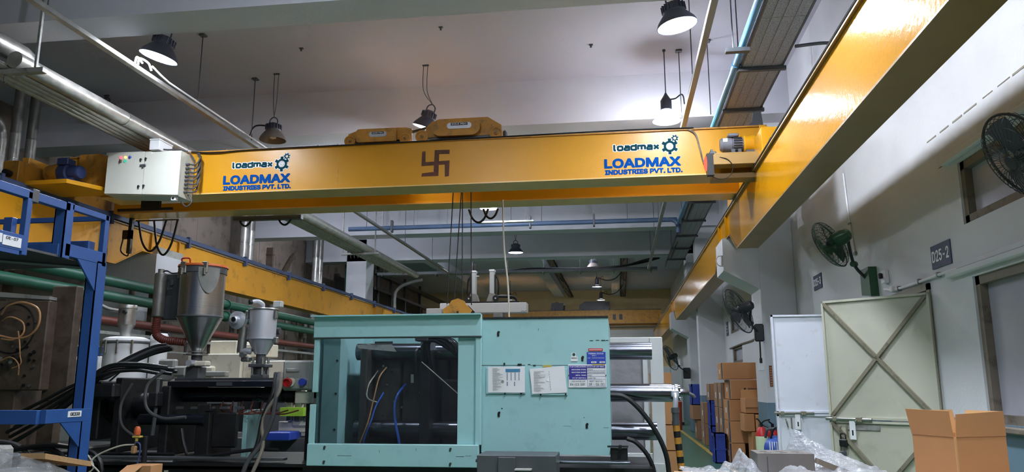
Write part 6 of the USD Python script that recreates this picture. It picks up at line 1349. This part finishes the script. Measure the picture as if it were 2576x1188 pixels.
# extinguisher and blue hose reel by the column
o = thing('fire_extinguisher', 'red fire extinguisher with black handle on the floor by the right column', 'fire extinguisher', (2.1, 12.35, 0))
part(o, 'cylinder', lathe((2.08, 12.35, 0), [(0, 0), (.085, 0), (.09, .02), (.09, .72), (.08, .8), (.05, .86), (.03, .88), (0, .88)], 24), M_red)
part(o, 'paper_label', lathe((2.08, 12.35, 0), [(.0905, .55), (.092, .555), (.092, .74), (.0905, .745)], 24), mat('pale_green_label', (206, 222, 186), .5))
part(o, 'valve', join([cyl((2.08, 12.35, .88), (2.08, 12.35, .94), .022, 12), tube([(2.08, 12.33, .93), (2.12, 12.3, .97), (2.2, 12.28, .99)], .012, 6), tube([(2.08, 12.33, .93), (2.03, 12.3, .99), (2.0, 12.3, 1.0)], .010, 6)]), M_rubber)
part(o, 'hose', tube([(2.1, 12.35, .91), (2.2, 12.3, .85), (2.24, 12.28, .65), (2.22, 12.26, .45)], .014, 7), M_rubber)
o = thing('fire_extinguisher', 'red fire extinguisher behind, half hidden by the white-labelled one', 'fire extinguisher', (2.27, 12.5, 0))
part(o, 'cylinder', lathe((2.27, 12.5, 0), [(0, 0), (.085, 0), (.09, .02), (.09, .72), (.08, .8), (.05, .85), (0, .86)], 24), M_red)
part(o, 'valve', join([cyl((2.27, 12.5, .86), (2.27, 12.5, .92), .022, 12), tube([(2.27, 12.48, .91), (2.2, 12.42, .96)], .011, 6)]), M_rubber)
o = thing('portable_blower', 'blue portable blower machine by the white door', 'blower', (2.1, 11.2, 0))
part(o, 'housing', lathe_on((2.07, 11.35, .64), (.3, -1, 0), [(0, 0), (.15, 0), (.18, .05), (.18, .18), (.14, .24), (0, .25)], 24), mat('bright_blue_plastic', (48, 84, 172), .4))
part(o, 'grille', join([box(1.96 + k * .03, 1.972 + k * .03, 11.085, 11.10, .57, .75) for k in range(5)]), M_white)
part(o, 'stand', join([box(1.9, 2.26, 11.15, 11.5, 0, .47, .02)]), M_black)
part(o, 'cable', tube([(2.0, 11.2, .79), (2.05, 11.1, .93), (2.2, 11.1, .89), (2.35, 11.15, .91), (2.25, 11.2, .81), (2.1, 11.2, .82)], .014, 6), M_rubber)
part(o, 'handle', tube([(1.95, 11.3, .79), (1.98, 11.25, .9), (2.12, 11.22, .9), (2.15, 11.3, .79)], .018, 8), M_cgrey)
single('wall_pipe', box(2.42, 2.50, 12.9, 12.978, .1, 1.16, .008), M_white, 'white vertical pipe casing low on the right column front', 'pipe')
# foreground: pallet crate, plastic film, metal block, open carton
t = thing('pallet_crate', 'plastic-covered pallet crate at the lower right under the film', 'crate', (1.15, 4.3, 0))
part(t, 'top', box(.30, 2.2, 3.7, 4.85, .98, 1.0), M_wood)
for k in range(5):
    part(t, 'plank', box(.30, 2.2, 3.70, 3.72, .08 + k * .18, .24 + k * .18, .004), M_wood); part(t, 'plank', box(.30, .32, 3.72, 4.85, .08 + k * .18, .24 + k * .18, .004), M_wood)
parts(t, 'skid', [box(.3, 2.2, y, y + .1, 0, .08) for y in (3.75, 4.25, 4.7)], M_wood)
o = thing('steel_block', 'grey steel mould block with slotted top lying in the plastic film', 'metal block', (.87, 4.55, 1.0))
bt = sbox(.725, 4.48, 1.02, 4.72)
sl = [sbox(.77 + i * .085, 4.53, .81 + i * .085, 4.55) for i in range(3)] + [sbox(.76 + i * .085, 4.60, .80 + i * .085, 4.625) for i in range(3)]
part(o, 'body', prism(bt, 'xy', 1.0, 1.118), M_block)
part(o, 'top_plate', prism(bt.difference(unary_union(sl)), 'xy', 1.118, 1.135), M_block)
part(o, 'groove', box(.773, .779, 4.478, 4.481, 1.0, 1.12), M_dsteel)
single('steel_bar', prism([(1.02, 1.09), (1.16, 1.03), (1.17, 1.06), (1.03, 1.115)], 'xz', 4.42, 4.5), M_frame, 'dark steel bar sticking out of the film right of the steel block', 'bar')
pk2 = [peak(.99, 4.76, .17, .09, .06), peak(1.10, 4.6, .07, .10, .2), peak(1.2, 4.4, .03, .12, .2), peak(.675, 4.6, .10, .035, .08), peak(.90, 4.36, .045, .05, .06), peak(.99, 4.3, .025, .1, .08)]
def fold(ax, ay, bx, by, h0, h1, w):
    d = np.array([bx - ax, by - ay]); L = d @ d
    def f(x, y):
        t = ((x - ax) * d[0] + (y - ay) * d[1]) / L; tc = min(1.0, max(0.0, t))
        q = math.hypot(x - ax - tc * d[0], y - ay - tc * d[1])
        return (h0 + (h1 - h0) * tc) * max(0.0, 1 - q / w) ** .8
    return f
pk2 = [fold(.985, 4.74, 1.38, 4.42, .215, .01, .11), fold(1.05, 4.60, 1.22, 4.30, .10, .02, .10), fold(.66, 4.66, .70, 4.45, .13, .06, .06), fold(.86, 4.36, .98, 4.30, .075, .05, .07), fold(.98, 4.30, 1.12, 4.28, .05, .03, .08), fold(.60, 4.75, .70, 4.72, .05, .03, .05)]
single('plastic_film', crumple(lambda x, y: 1.022 + max(p(x, y) for p in pk2), 140, 100, .33, 1.46, 3.75, 4.82, .02, 11, 12), M_film, 'crumpled shiny clear plastic film around the steel block at the lower right', 'plastic sheet', smooth=50)
single('white_sheet', crumple(lambda x, y: 1.003 + .012 * math.sin(x * 9), 40, 40, .36, .80, 3.8, 4.75, .008, 21, 6), M_paper, 'flat white foam sheet under the clear film at the lower right', 'sheet', smooth=50)
o = thing('open_carton', 'open brown carton with raised flaps at the lower right', 'cardboard box', (1.59, 4.1, 1.0), rz=math.radians(23.8))
a_, b_, h_, w_, f_ = .31, .27, .25, .006, .12
def C(n, m, ma=M_card): part(o, n, m, ma, world=False)
C('wall', box(0, a_, 0, w_, 0, h_)); C('wall', box(0, a_, b_ - w_, b_, 0, h_)); C('wall', box(0, w_, w_, b_ - w_, 0, h_)); C('wall', box(a_ - w_, a_, w_, b_ - w_, 0, h_))
C('bottom', box(0, a_, 0, b_, 0, w_))
C('flap', rotm(prism([(.004, h_), (a_, h_), (a_ - .008, h_ + f_), (.012, h_ + f_ - .012)], 'xz', -.003, .002), (1, 0, 0), .05, (0, 0, h_)))
C('flap', rotm(prism([(.01, h_), (b_, h_), (b_ + .012, h_ + f_ + .008), (.008, h_ + f_ + .004)], 'yz', -.003, .002), (0, 1, 0), -.12, (0, 0, h_)))
C('flap', rotm(box(.02, a_ - .02, b_ - .005, b_, h_, h_ + f_), (1, 0, 0), -.2, (0, b_, h_)), M_cardin)
C('flap', rotm(box(a_ - .005, a_, .03, b_ - .02, h_, h_ + f_), (0, 1, 0), .25, (a_, 0, h_)), M_cardin)
C('tape', box(-.002, .006, -.002, .006, 0, h_), M_cardin)
